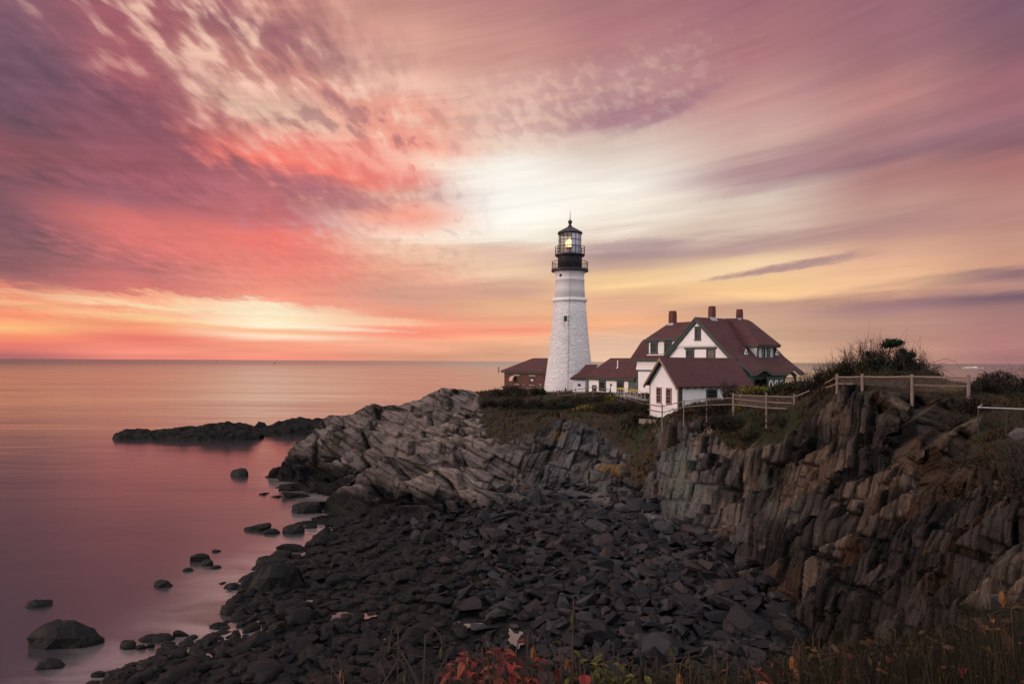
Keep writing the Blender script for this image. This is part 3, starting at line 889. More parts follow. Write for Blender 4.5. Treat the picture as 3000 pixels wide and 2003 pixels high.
M_bd = mat('dark_slab_stone', (.0115, .0113, .0135), .55, spec=.15, noise=.5, nscale=2.2, bump=.06, bscale=9)
M_bd2 = mat('grey_slab_stone', (.030, .028, .030), .62, spec=.18, noise=.45, nscale=2.6, bump=.06, bscale=9)
M_bd3 = mat('rusty_slab_stone', (.030, .022, .021), .62, spec=.18, noise=.45, nscale=2.0, bump=.06, bscale=9)
def weed_build(q, t, b, pos, base):
    f = q.noise(pos, 3.2, 5.0, .65)
    base = q.mix(q.sstep(f, .52, .68), base, (.026, .018, .009))
    return base
M_wd = mat('weed_covered_stone', (.0065, .0066, .0075), .6, spec=.16, noise=.4, nscale=6, bump=.09, bscale=11, build=weed_build)
slabs = [rock_mesh('slab_shape', (1.0, random.uniform(.55, .8), random.uniform(.28, .60)), 100 + i, 14) for i in range(16)]
rounds = [rock_mesh('weedy_shape', (1.0, random.uniform(.65, .85), random.uniform(.45, .62)), 300 + i, 15, 3, .11) for i in range(10)]
for me_ in slabs: me_.materials.append(M_bd)
for me_ in rounds:
    me_.materials.append(M_wd)
    me_.polygons.foreach_set('use_smooth', np.ones(len(me_.polygons), bool))
slabs2 = []; slabs3 = []
for me_ in slabs[:8]:
    a_ = me_.copy(); a_.materials[0] = M_bd2; slabs2.append(a_)
for me_ in slabs[8:13]:
    a_ = me_.copy(); a_.materials[0] = M_bd3; slabs3.append(a_)


def footline(px):
    """source row of the foot of the cliff at column px"""
    return np.interp(px, [950, 1050, 1200, 1350, 1500, 1800, 1950, 2080, 2180, 2290, 2380, 2450], [1560, 1545, 1535, 1515, 1480, 1475, 1535, 1590, 1640, 1760, 1900, 2060])


cand = []
tries = 0
rb = random.Random(5)
# scatter on the cove floor; a row/column draw keeps the density even as seen while each stone sits on the ground
while len(cand) < 4600 and tries < 90000:
    tries += 1
    Yb = rb.uniform(27, 64) if rb.random() < .6 else 1 / rb.uniform(1 / 64., 1 / 26.)
    kb = rb.uniform(250, 2420)
    Xb = (kb - 1500) / 2000 * Yb
    zb = H1(Xb, Yb)
    if zb < -.25 or zb > 4.2: continue
    pyb = 1058 - (zb - 15) / Yb * 2000
    if kb > 980 and pyb < footline(kb) - (22 if kb < 1350 or kb > 1950 else 62): continue
    if kb <= 980 and pyb < 1540: continue
    if pyb > 2080: continue
    if any(abs(kb - a_) < b_ * .40 and abs(pyb - c_) < b_ * .32 for a_, c_, b_ in ((995, 1808, 50), (1068, 1744, 40), (1072, 1804, 42), (1372, 1826, 66), (1512, 1862, 70), (1065, 1962, 34), (1025, 1993, 36))): continue
    scree = float(np.clip((kb - 1150 - (pyb - 1600) * .55) / 320.0, 0, 1))
    isl = rb.random() < scree
    if isl:
        s_ = .35 + 1.15 * rb.random() ** 2.2
        if rb.random() < .05: s_ *= 1.5
    else:
        s_ = .30 + .8 * rb.random() ** 2.4
        if kb < 1300 and rb.random() < .035: s_ *= 2.0
    cand.append((s_ / Yb, Xb, Yb, zb, s_, isl, kb, pyb))
cand.sort(reverse=True)
POOLS = [(995, 1808, 50), (1068, 1744, 40), (1072, 1804, 42), (905, 1760, 26), (1003, 1897, 24), (1137, 1873, 24), (1372, 1826, 66), (1438, 1834, 50), (1512, 1862, 60), (1065, 1962, 34), (1025, 1993, 36)]
LAB = {
    True: ('boulder', 'angular dark stone slab lying in the scree below the cliff', 'boulder', 'stone slabs of the scree'),
    False: ('boulder', 'rounded black boulder covered in seaweed on the low tide shore', 'boulder', 'weed covered boulders of the shore'),
}
stuffV = {0: [], 1: [], 2: [], 3: []}
mesh_np = {}


def mesh_arrays(me_):
    if me_.name not in mesh_np:
        v = np.empty(len(me_.vertices) * 3, np.float32); me_.vertices.foreach_get('co', v)
        mesh_np[me_.name] = (v.reshape(-1, 3), [list(p.vertices) for p in me_.polygons])
    return mesh_np[me_.name]


for i, (ang_, Xb, Yb, zb, s_, isl, kb, pyb) in enumerate(cand):
    if isl:
        q_ = rb.random()
        me_ = rb.choice(slabs2) if q_ < .24 else (rb.choice(slabs3) if q_ < .36 else rb.choice(slabs))
        rot = Matrix.Rotation(rb.uniform(0, 6.28), 4, 'Z') @ Matrix.Rotation(R(rb.gauss(0, 24)), 4, 'X') @ Matrix.Rotation(R(rb.gauss(0, 20)), 4, 'Y')
        up = .12 * s_
    else:
        me_ = rb.choice(rounds)
        rot = Matrix.Rotation(rb.uniform(0, 6.28), 4, 'Z') @ Matrix.Rotation(R(rb.gauss(0, 10)), 4, 'X')
        up = .10 * s_
    sc = Vector((s_ * rb.uniform(.85, 1.35), s_ * rb.uniform(.8, 1.2), s_ * rb.uniform(.75, 1.3)))
    mw = Matrix.Translation((Xb, Yb, zb + up)) @ rot @ Matrix.Diagonal((*sc, 1))
    if i < 290:
        o = bpy.data.objects.new(LAB[isl][0], me_)
        o.matrix_world = mw
        COL.objects.link(o)
        lat = ''
        zone = 'at the foot of the middle cliff' if pyb < 1620 else ('beside the foot of the right cliff' if kb > 1950 else ('in the middle of the cove floor' if pyb < 1800 else 'near the plants at the bottom edge'))
        if not isl: zone = 'below the pale headland rock' if pyb < 1640 else ('on the shore by the water' if kb < 900 else ('in the middle of the weedy shore' if pyb < 1800 else 'on the weedy shore near the bottom edge'))
        ed_ = abs((rot @ Vector((0, 0, 1))).z)
        lat = ('left' if kb < 1450 else ('right' if kb > 1850 else 'middle')) if isl else ('left' if kb < 850 else ('right' if kb > 1150 else 'middle'))
        po = 'lying flat' if ed_ > .93 else ('tilted' if ed_ > .8 else 'standing on edge')
        if isl:
            cw = 'pale grey' if me_ in slabs2 else ('rust brown' if me_ in slabs3 else 'near-black')
            sw = 'big ' if s_ > 1.15 else ''
            lab = '%s%s stone slab %s %s, %s' % (sw, cw, po, zone, lat)
        else:
            lab = '%sblack weed-covered boulder %s, %s' % ('big ' if s_ > 1.1 else 'small ', zone, lat)
        tag(o, lab, 'boulder', LAB[isl][3])
    else:
        v, f = mesh_arrays(me_)
        M4 = np.array(mw)
        key = 0 if me_ in rounds else (1 if me_ in slabs else (2 if me_ in slabs2 else 3))
        if key == 0 and s_ / Yb < .012:
            v, f = mesh_arrays(rb.choice(slabs))
        stuffV[key].append((v @ M4[:3, :3].T + M4[:3, 3], f))
for key, m_, lb in ((0, M_wd, 'bed of small black weedy stones along the shore'), (1, M_bd, 'rubble of small dark stones filling the scree'), (2, M_bd2, 'rubble of small grey stones in the scree'), (3, M_bd3, 'rubble of small rusty stones in the scree')):
    VV = []; FF = []; o_ = 0
    for v, f in stuffV[key]:
        VV.append(v); FF += [[i + o_ for i in p] for p in f]; o_ += len(v)
    if VV:
        o = mk('rubble', np.concatenate(VV), FF, m_)
        tag(o, lb, 'rubble', kind='stuff')

# ================================================================ SEA
def sea_build(q, t, b, pos, base):
    sx, sy, sz = q.sep(pos)
    d_ = q.m('SQRT', q.m('ADD', q.m('MULTIPLY', sx, sx), q.m('MULTIPLY', sy, sy)))
    # long slow swell lines, smoothed by the long exposure
    v1 = q.comb(q.m('MULTIPLY', sx, 0.006), q.m('MULTIPLY', sy, 0.03))
    n1 = q.noise(v1, 1.0, 4.0, 0.55, 0.4)
    v2 = q.comb(q.m('MULTIPLY', sx, 0.05), q.m('MULTIPLY', sy, 0.12), 3.0)
    n2 = q.noise(v2, 1.0, 5.0, 0.6, 0.8)
    rough = q.m('ADD', 0.15, q.m('MULTIPLY', q.m('SUBTRACT', n1, 0.5), 0.14))
    rough = q.m('ADD', rough, q.m('MULTIPLY', q.m('SUBTRACT', n2, 0.5), 0.05))
    rough = q.m('ADD', rough, q.sstep(d_, 300.0, 3500.0, 0.0, 0.12))
    rough = q.m('ADD', rough, q.sstep(d_, 150.0, 40.0, 0.0, 0.06))
    t.links.new(rough, b.inputs['Roughness'])
    bp = t.nodes.new('ShaderNodeBump')
    bp.inputs['Strength'].default_value = 1.0
    bp.inputs['Distance'].default_value = 0.26
    t.links.new(q.m('ADD', n1, q.m('MULTIPLY', n2, 0.18)), bp.inputs['Height'])
    t.links.new(bp.outputs[0], b.inputs['Normal'])
    at = t.nodes.new('ShaderNodeAttribute'); at.attribute_name = 'Col'
    fo = q.m('MULTIPLY', at.outputs['Fac'], q.sstep(q.noise(q.comb(q.m('MULTIPLY', sx, .16), q.m('MULTIPLY', sy, .35), 5.0), 1.0, 4.0, .55, .6), .30, .68))
    return q.mix(fo, base, (.36, .30, .30))


M_sea = mat('sea_water', (0.026, 0.025, 0.029), 0.2, spec=0.5, build=sea_build)
M_sea.node_tree.nodes['Principled BSDF'].inputs['IOR'].default_value = 2.35
L = 90000.0
ys = [-400, -50, 0, 20] + [24 + i * 1.0 for i in range(118)] + [150, 165, 200, 400, 1000, 4000, 15000, L]
xs = [-L, -15000, -3000, -600, -200, -100] + [-62 + i * 1.0 for i in range(72)] + [30, 60, 200, 600, 3000, 15000, L]
XS, YS = np.meshgrid(np.array(xs, float), np.array(ys, float))
inside = (XS > GX0 + 1) & (XS < GX1 - 1) & (YS > GY0 + 1) & (YS < GY1 - 1)
hs = np.where(inside, H(np.clip(XS, GX0, GX1), np.clip(YS, GY0, GY1)), -9.0)
foam = sm(hs, -1.7, -.1) * .55 * (hs < 1.5)
V = np.stack([XS, YS, XS * 0], -1).reshape(-1, 3)
i_ = np.arange(XS.size).reshape(XS.shape)
F = np.stack([i_[:-1, :-1], i_[:-1, 1:], i_[1:, 1:], i_[1:, :-1]], -1).reshape(-1, 4)
sea = mk('sea', V, F, M_sea, colors=np.repeat(foam.reshape(-1, 1), 3, 1))
tag(sea, 'calm pink sea smoothed by a long exposure reaching the horizon', 'sea', kind='structure')

# ================================================================ MATERIALS OF THE BUILDINGS
def clap_build(q, t, b, pos, base):
    sx, sy, sz = q.sep(pos)
    f = q.m('FRACT', q.m('DIVIDE', sz, 0.19))
    line = q.sstep(f, 0.0, 0.16)
    n = q.noise(pos, 1.3, 4.0, .6)
    k = q.m('ADD', .86, q.m('MULTIPLY', n, .24))
    base = q.mix(1.0, base, q.comb(k, k, k), 'MULTIPLY')
    base = q.mix(q.m('MULTIPLY', q.m('SUBTRACT', 1.0, line), .42), base, (.25, .21, .21))  # dark lap lines: dirt in the gaps plus painted shade under each board
    bp = t.nodes.new('ShaderNodeBump')
    bp.inputs['Strength'].default_value = .8
    bp.inputs['Distance'].default_value = .03
    t.links.new(q.m('SUBTRACT', 1.0, f), bp.inputs['Height'])
    t.links.new(bp.outputs[0], b.inputs['Normal'])
    return base


def shingle_build(q, t, b, pos, base):
    sx, sy, sz = q.sep(pos)
    row = q.m('DIVIDE', sz, 0.125)
    fr = q.m('FRACT', row)
    ir = q.m('FLOOR', row)
    along = q.m('ADD', q.m('MULTIPLY', sx, 3.4), q.m('ADD', q.m('MULTIPLY', sy, 3.4), q.m('MULTIPLY', ir, 7.7)))
    cell = q.noise(q.comb(q.m('FLOOR', along), ir, 0.0), 1.7, 0.0, .5)
    big = q.noise(pos, .55, 4.0, .65)
    k = q.m('ADD', .50, q.m('ADD', q.m('MULTIPLY', cell, .5), q.m('MULTIPLY', big, .5)))
    base = q.mix(1.0, base, q.comb(k, k, k), 'MULTIPLY')
    base = q.mix(q.m('MULTIPLY', q.sstep(fr, .16, .0), .45), base, (.025, .013, .014))
    base = q.mix(q.m('MULTIPLY', q.sstep(big, .60, .80), .5), base, (.055, .045, .036))
    return base


def brick_build(q, t, b, pos, base):
    sx, sy, sz = q.sep(pos)
    al = q.m('SUBTRACT', q.m('MULTIPLY', sx, .52), q.m('MULTIPLY', sy, .85))
    n = t.nodes.new('ShaderNodeTexBrick')
    t.links.new(q.comb(al, sz, 0.0), n.inputs['Vector'])
    n.inputs['Scale'].default_value = 1.0
    n.inputs['Brick Width'].default_value = .22
    n.inputs['Row Height'].default_value = .075
    n.inputs['Mortar Size'].default_value = .008
    n.inputs['Color1'].default_value = (.115, .042, .034, 1)
    n.inputs['Color2'].default_value = (.085, .032, .026, 1)
    n.inputs['Mortar'].default_value = (.11, .07, .06, 1)
    w = q.noise(pos, .9, 4.0, .6)
    k = q.m('ADD', .7, q.m('MULTIPLY', w, .6))
    return q.mix(1.0, n.outputs['Color'], q.comb(k, k, k), 'MULTIPLY')


def tower_build(q, t, b, pos, base):
    # whitewashed rubble: flat stones laid in rough courses
    sx, sy, sz = q.sep(pos)
    ang = q.m('MULTIPLY', q.m('ARCTAN2', q.m('SUBTRACT', sy, TWR[1]), q.m('SUBTRACT', sx, TWR[0])), 3.2)
    rough_ = q.sstep(sz, 23.6, 23.9, 1.0, 0.12)
    v = q.comb(q.m('MULTIPLY', ang, 1.5), q.m('MULTIPLY', sz, 4.2), 0.0)
    n = q.noise(v, 1.0, 5.0, .6, 1.1)
    n2 = q.noise(q.comb(q.m('MULTIPLY', ang, 3.8), q.m('MULTIPLY', sz, 9.0), 2.0), 1.0, 4.0, .6, .8)
    h = q.m('ADD', q.sstep(n, .38, .62), q.m('MULTIPLY', n2, .45))
    bp = t.nodes.new('ShaderNodeBump')
    bp.inputs['Distance'].default_value = .065
    t.links.new(rough_, bp.inputs['Strength'])
    t.links.new(h, bp.inputs['Height'])
    t.links.new(bp.outputs[0], b.inputs['Normal'])
    base = q.mix(q.m('MULTIPLY', q.m('MULTIPLY', q.sstep(n, .44, .36), rough_), .2), base, (.45, .42, .42))
    w = q.noise(pos, .45, 5.0, .65)
    return q.mix(q.m('MULTIPLY', q.sstep(w, .52, .8), .35), base, (.45, .38, .36))


TWY = 102.0
TWR = ((1668 - 1500) / 2000 * TWY, TWY)
M_white = mat('white_clapboard', (.78, .75, .75), .6, spec=.3, build=clap_build)
M_trimw = mat('white_trim_paint', (.78, .76, .75), .5, spec=.3, noise=.06)
M_green = mat('dark_green_trim', (.034, .048, .044), .5, spec=.3, noise=.22, nscale=5)
M_green2 = mat('sea_green_paint', (.055, .085, .066), .55, spec=.3, noise=.2, nscale=3)
M_shing = mat('maroon_shingles', (.082, .036, .037), .85, spec=.15, build=shingle_build)
M_brick = mat('red_brick', rough=.85, spec=.2, build=brick_build)
M_stone = mat('window_stone', (.34, .28, .26), .8, noise=.2)
M_tower = mat('whitewashed_rubble', (.74, .71, .72), .62, spec=.25, build=tower_build)
M_black = mat('black_ironwork', (.030, .027, .032), .5, spec=.35, noise=.3, nscale=4)
M_glass = mat('window_glass', (.012, .014, .018), .06, spec=.6)
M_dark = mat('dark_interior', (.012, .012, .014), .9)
M_chim = mat('chimney_brick', (.125, .048, .042), .85, spec=.15, noise=.4, nscale=6)
M_lead = mat('lead_flashing', (.34, .31, .31), .6, noise=.4, nscale=4)
M_wood = mat('weathered_rail', (.19, .14, .118), .8, spec=.15, noise=.4, nscale=7)
M_woodd = mat('dark_weathered_rail', (.155, .115, .10), .8, spec=.15, noise=.4, nscale=7)
M_steel = mat('galvanised_steel', (.42, .40, .38), .4, metallic=.6, noise=.2)
M_yell = mat('yellow_handrail', (.62, .37, .05), .5, noise=.2)
M_conc = mat('tan_concrete', (.22, .17, .125), .85, noise=.35, nscale=1.6)
M_deck = mat('grey_deck', (.21, .185, .18), .8, noise=.25, nscale=3)
M_peach = mat('peeling_brown_trim', (.26, .165, .13), .6, noise=.3, nscale=5)


def window(par, fr, s0, s1, z0, z1, o=0.0, trim=None, cols=2, rows=4, w=.11, sash=True, pane=None, head=True):
    trim = trim or M_green
    mb = MB()
    for (a, b_, c_, d_) in ((s0, s0 + w, z0, z1), (s1 - w, s1, z0, z1), (s0 + w, s1 - w, z1 - w, z1), (s0 + w, s1 - w, z0, z0 + w)):
        fr.box(mb, a, b_, c_, d_, o - .06, o + .07)
    if head:
        fr.box(mb, s0 - .07, s1 + .07, z1 + .002, z1 + .08, o - .02, o + .14)
        fr.box(mb, s0 - .06, s1 + .06, z0 - .07, z0 - .002, o - .02, o + .13)
    wn = mb.build('window', trim, par)
    g_ = MB(); fr.box(g_, s0 + w, s1 - w, z0 + w, z1 - w, o - .055, o + .012)
    g_.build('pane', pane or M_glass, wn)
    if sash:
        q = MB()
        zm = (z0 + z1) / 2
        fr.box(q, s0 + w, s1 - w, zm - .035, zm + .035, o + .013, o + .045)
        for i in range(1, cols):
            s_ = s0 + w + (s1 - s0 - 2 * w) * i / cols
            fr.box(q, s_ - .014, s_ + .014, z0 + w, zm - .036, o + .013, o + .035)
            fr.box(q, s_ - .014, s_ + .014, zm + .036, z1 - w, o + .013, o + .035)
        for i in range(1, rows):
            zz = z0 + w + (z1 - z0 - 2 * w) * i / rows
            if abs(zz - zm) > .06:
                fr.box(q, s0 + w, s1 - w, zz - .013, zz + .013, o + .0125, o + .034)
        q.build('sash', trim, wn)
    return wn


# ================================================================ LIGHTHOUSE
def tz(py): return P(1668, py, TWY)[2]
tm = TWY / 2000.0
lh = thing('lighthouse', (TWR[0], TWR[1], 9.6), 'tall white rubble lighthouse tower with black lantern and lit lamp', 'lighthouse')
prof = [(77, 1175), (75.5, 1149), (68.5, 1100), (64.5, 1066), (59, 1022), (54.5, 975), (49.5, 920), (46.6, 886)]
mb = MB(); mb.lathe(TWR, [(r_ * tm, tz(y_)) for r_, y_ in prof], 64)
mb.build('stone_shaft', M_tower, lh, True)
mb = MB(); mb.lathe(TWR, [(46 * tm, tz(886)), (50.5 * tm, tz(884)), (51.5 * tm, tz(881)), (51.5 * tm, tz(877)), (50 * tm, tz(875)), (45 * tm, tz(875))], 64)
mb.build('cornice_ring', M_trimw, lh, True)
M_render = mat('smooth_white_render', (.64, .61, .63), .6, spec=.25, noise=.12, nscale=1.2)
mb = MB(); mb.lathe(TWR, [(44.8 * tm, tz(875)), (43.2 * tm, tz(845)), (42 * tm, tz(824)), (43.2 * tm, tz(823)), (43.2 * tm, tz(820)), (41.6 * tm, tz(819)), (41.6 * tm, tz(808)), (42.8 * tm, tz(805)), (43 * tm, tz(802)), (44.5 * tm, tz(800)), (47 * tm, tz(798.5))], 64)
mb.build('upper_shaft', M_render, lh, True)
mb = MB(); mb.lathe(TWR, [(46.5 * tm, tz(798.5)), (53.5 * tm, tz(796.5)), (54.3 * tm, tz(793)), (54.3 * tm, tz(790.5)), (30 * tm, tz(790.5))], 64)
mb.build('gallery_deck', M_black, lh)
mb = MB(); mb.lathe(TWR, [(35.5 * tm, tz(790.4)), (35.5 * tm, tz(754)), (36.5 * tm, tz(752))], 48)
mb.build('watch_room', M_black, lh, True)
mb = MB(); mb.lathe(TWR, [(36 * tm, tz(753)), (41 * tm, tz(752)), (43.7 * tm, tz(749)), (43.7 * tm, tz(746)), (30 * tm, tz(745))], 48)
mb.build('lantern_deck', M_black, lh)


def railing(r_px, ztop, zbot, nposts, rails, thin, name='gallery_railing'):
    q = MB(); n = 48
    for zz in rails:
        ring = [(TWR[0] + r_px * tm * math.cos(2 * math.pi * i / n), TWR[1] + r_px * tm * math.sin(2 * math.pi * i / n), zz) for i in range(n + 1)]
        q.tube(ring, .036, 5, caps=False)
    for i in range(nposts):
        a = 2 * math.pi * i / nposts + .1
        x_, y_ = TWR[0] + r_px * tm * math.cos(a), TWR[1] + r_px * tm * math.sin(a)
        q.tube([(x_, y_, zbot), (x_, y_, ztop)], thin if i % 8 else thin * 2.2, 5)
    return q.build(name, M_black, lh)


railing(52.3, tz(767), tz(790.5), 64, [tz(768.5), tz(789)], .014)
railing(43, tz(722), tz(746), 14, [tz(724), tz(733), tz(740.5)], .03)
# lantern
nl = 16
r_l = 32.6 * tm
m_ = MB()
for i in range(nl):
    a = 2 * math.pi * i / nl + .06
    x_, y_ = TWR[0] + r_l * math.cos(a), TWR[1] + r_l * math.sin(a)
    m_.tube([(x_, y_, tz(745)), (x_, y_, tz(684))], .045, 5)
for py_ in (744, 724, 705, 686):
    m_.tube([(TWR[0] + r_l * math.cos(2 * math.pi * i / nl + .06), TWR[1] + r_l * math.sin(2 * math.pi * i / nl + .06), tz(py_)) for i in range(nl + 1)], .04, 5, caps=False)
lant = m_.build('lantern_frame', M_black, lh)
M_lg = bpy.data.materials.new('lantern_glass'); M_lg.use_nodes = True
t_ = M_lg.node_tree; t_.nodes.clear()
o_ = t_.nodes.new('ShaderNodeOutputMaterial'); mxs = t_.nodes.new('ShaderNodeMixShader'); tr = t_.nodes.new('ShaderNodeBsdfTransparent'); gl = t_.nodes.new('ShaderNodeBsdfGlossy')
gl.inputs['Roughness'].default_value = .05; tr.inputs[0].default_value = (.93, .90, .88, 1)
mxs.inputs[0].default_value = .07
t_.links.new(tr.outputs[0], mxs.inputs[1]); t_.links.new(gl.outputs[0], mxs.inputs[2]); t_.links.new(mxs.outputs[0], o_.inputs[0])
M_panel = mat('blanking_panel', (.52, .50, .60), .4, noise=.08)
for i in range(nl):
    a = 2 * math.pi * i / nl + .06; b_ = 2 * math.pi * (i + 1) / nl + .06
    mid = math.degrees((a + b_) / 2) % 360
    q = MB()
    pts = [(TWR[0] + r_l * .985 * math.cos(w_), TWR[1] + r_l * .985 * math.sin(w_), z_) for w_, z_ in ((a, tz(744)), (b_, tz(744)), (b_, tz(685)), (a, tz(685)))]
    n_ = Vector((math.cos((a + b_) / 2), math.sin((a + b_) / 2), 0)) * -.03
    prism(q, pts, n_)
    # the landward quarter is closed with pale sheets, the rest is clear glass
    q.build('blanking_panel' if 270 <= mid <= 358 else 'pane', M_panel if 270 <= mid <= 358 else M_lg, lant)
q = MB(); n8 = 16
q.lathe(TWR, [(35.7 * tm, tz(686.5)), (37 * tm, tz(684)), (35.5 * tm, tz(680.5)), (21 * tm, tz(672)), (6.8 * tm, tz(664.5)), (6.5 * tm, tz(662)), (3.5 * tm, tz(660)), (4.2 * tm, tz(657))], n8)
rf = q.build('lantern_roof', M_black, lh)
q = MB(); q.lathe(TWR, [(6.3 * tm * math.sin(math.pi * (i + .3) / 12.6), tz(650.5) - 6.4 * tm * math.cos(math.pi * (i + .3) / 12.6)) for i in range(13)], 20)
q.build('ventilator_ball', M_black, rf, True)
q = MB(); q.tube([(TWR[0], TWR[1], tz(645)), (TWR[0], TWR[1], tz(616))], [.07, .02], 6)
q.build('lightning_rod', M_black, rf)
q = MB(); q.lathe(TWR, [(3 * tm, tz(745)), (3 * tm, tz(731)), (9 * tm, tz(729)), (11 * tm, tz(725)), (2 * tm, tz(724))], 16)
ped = q.build('lamp_pedestal', M_black, lh)
M_lamp = bpy.data.materials.new('lit_lamp'); M_lamp.use_nodes = True
b_ = M_lamp.node_tree.nodes['Principled BSDF']; b_.inputs['Base Color'].default_value = (1, .7, .3, 1)
b_.inputs['Emission Color'].default_value = (1.0, .62, .22, 1); b_.inputs['Emission Strength'].default_value = 3.6
q = MB(); q.lathe((TWR[0] - 3 * tm, TWR[1] - .4), [(.3 * tm, tz(725)), (8.5 * tm, tz(723)), (10.5 * tm, tz(717)), (9.5 * tm, tz(710)), (5 * tm, tz(704)), (.3 * tm, tz(701))], 20)
q.build('lamp', M_lamp, ped, True)
# slit window, porthole, cable
wa = math.atan2(-1.0, -.30)
fw_r = 53.2 * tm


def tframe(px, py, rr):
    x_ = (px - 1668) * tm
    y_ = -math.sqrt(max(0, (rr * tm) ** 2 - x_ ** 2))
    n = Vector((x_, y_, 0)).normalized()
    return Frame((TWR[0] + x_, TWR[1] + y_), (-n.y, n.x), (n.x, n.y))


f_ = tframe(1652.6, 941, 52.6)
# s must run to the right seen from outside
if f_.s.x < 0: f_.s = -f_.s
mb = MB()
for (a, b_, c_, d_) in ((-.36, -.25, tz(956), tz(926)), (.25, .36, tz(956), tz(926)), (-.25, .25, tz(929), tz(926)), (-.36, .36, tz(958), tz(955))):
    f_.box(mb, a, b_, c_, d_, -.5, .06)
wn = mb.build('window', M_tower, lh)
mb = MB(); f_.box(mb, -.25, .25, tz(955), tz(929), -.5, -.05)
mb.build('shutter', M_green, wn)
f_ = tframe(1639, 810, 41.8)
if f_.s.x < 0: f_.s = -f_.s
mb = MB()
pts = [f_.p(.2 * math.cos(i * math.pi / 8), tz(810) + .2 * math.sin(i * math.pi / 8), -.02) for i in range(16)]
prism(mb, pts, f_.n * .09)
mb.build('porthole', M_dark, lh)
cb = []
for py_, rr in ((798, 42.5), (820, 43.8), (850, 43.8), (874, 45.2), (876, 52), (882, 52), (888, 47.2), (920, 50), (975, 55), (1022, 59.5), (1066, 65), (1100, 69), (1152, 76)):
    px_ = 1665 - (py_ - 798) / 354 * 8
    x_ = (px_ - 1668) * tm; rr = rr * tm
    cb.append((TWR[0] + x_, TWR[1] - math.sqrt(rr * rr - x_ * x_), tz(py_)))
mb = MB(); mb.tube(cb, .035, 5); mb.build('lightning_cable', M_lead, lh)
for pxh in (1639.5, 1688):
    f_ = tframe(pxh, 756, 35.6)
    if f_.s.x < 0: f_.s = -f_.s
    mb = MB(); prism(mb, [f_.p(.12 * math.cos(i * math.pi / 5), tz(758) + .12 * math.sin(i * math.pi / 5), -.02) for i in range(10)], f_.n * .07)
    mb.build('vent', M_dark, lh)

# ================================================================ KEEPERS' HOUSE
UU = Vector((.8526, .5225, 0)); VVv = Vector((.5225, -.8526, 0)); P0 = Vector((20.4, 75, 0))


def Mh(m, a, z): return tuple(P0 + UU * m + VVv * a + Vector((0, 0, z)))


house = thing('keepers_house', tuple(P0 + UU * 3 + Vector((0, 0, 10.2))), "white clapboard keepers' house with maroon roofs, green trim and arched porch", 'house')
GB = 9.6
RZ = 19.95
# wall: main block and rear wing
mb = MB()
prism(mb, [Mh(0, -4.6, GB), Mh(0, 5.0, GB), Mh(0, 5.0, 14.9), Mh(0, 0, RZ - .18), Mh(0, -4.6, 15.5)], UU * 6.0)
prism(mb, [Mh(6.0, -4.6, 13.9), Mh(6.0, 5.0, 13.9), Mh(6.0, 5.0, 14.9), Mh(6.0, 0, RZ - .18), Mh(6.0, -4.6, 15.5)], UU * 2.2)
prism(mb, [Mh(0.0, 5.0, 13.05), Mh(0.0, 6.9, 13.05), Mh(0.0, 6.9, 13.75), Mh(0, 5.0, 14.9)], UU * .2)
prism(mb, [Mh(2.4, -12.5, GB), Mh(2.4, -4.6, GB), Mh(2.4, -4.6, 15.4), Mh(2.4, -12.5, 15.4)], UU * 8.6)
prism(mb, [Mh(2.45, -10.55, 15.4), Mh(2.45, -4.0, 15.4), Mh(2.45, -4.0, 17.7), Mh(2.45, -10.55, 17.7)], UU * 3.0)
body = mb.build('wall', M_white, house)
# upper gable, standing a little proud with a scalloped lower edge
M_wplain = mat('white_shingle_gable', (.76, .73, .74), .6, noise=.08, nscale=2)
mb = MB()
prism(mb, [Mh(-.14, -3.15, 16.85), Mh(-.14, 3.15, 16.85), Mh(-.14, 0, 19.68)], UU * .139)
for i in range(29):
    a = -3.1 + i * 6.2 / 28
    prism(mb, [Mh(-.14, a - .075, 16.849), Mh(-.14, a - .075, 16.70), Mh(-.14, a, 16.64), Mh(-.14, a + .075, 16.70), Mh(-.14, a + .075, 16.849)], UU * .05)
mb.build('gable', M_wplain, house)
# roofs
def strip(mb, rows_, th=.16):
    """rows_: list of polylines (same length) from ridge to eave; makes a slab"""
    for r_a, r_b in zip(rows_[:-1], rows_[1:]):
        for i in range(len(r_a) - 1):
            p = [r_a[i], r_a[i + 1], r_b[i + 1], r_b[i]]
            mb.hexa([Vector(q) + Vector((0, 0, -th)) for q in (p[3], p[2], p[1], p[0])] + [p[3], p[2], p[1], p[0]])


def eb(m):   # eyebrow over the porch arches
    r_ = 0
    for c_, h_, w_ in ((1.75, .46, 1.35), (6.45, .46, 1.25)):
        d_ = abs(m - c_) / w_
        if d_ < 1: r_ += h_ * (0.5 + 0.5 * math.cos(math.pi * d_))
    return r_


ms = [-.45 + i * 8.75 / 50 for i in range(51)]
mb = MB()
rowsR = [[Mh(m, 0, RZ) for m in ms], [Mh(m, 2.4, 17.85) for m in ms], [Mh(m, 4.9, 15.62) for m in ms], [Mh(m, 6.1, 14.78 + .35 * eb(m)) for m in ms], [Mh(m, 7.4, 13.92 + eb(m)) for m in ms]]
strip(mb, rowsR)
strip(mb, [[Mh(-.45, -5.15, 15.45), Mh(8.3, -5.15, 15.45)], [Mh(-.45, 0, RZ), Mh(8.3, 0, RZ)]])
# hip beyond the ridge at the far end
main_roof = mb.build('roof', M_shing, house)
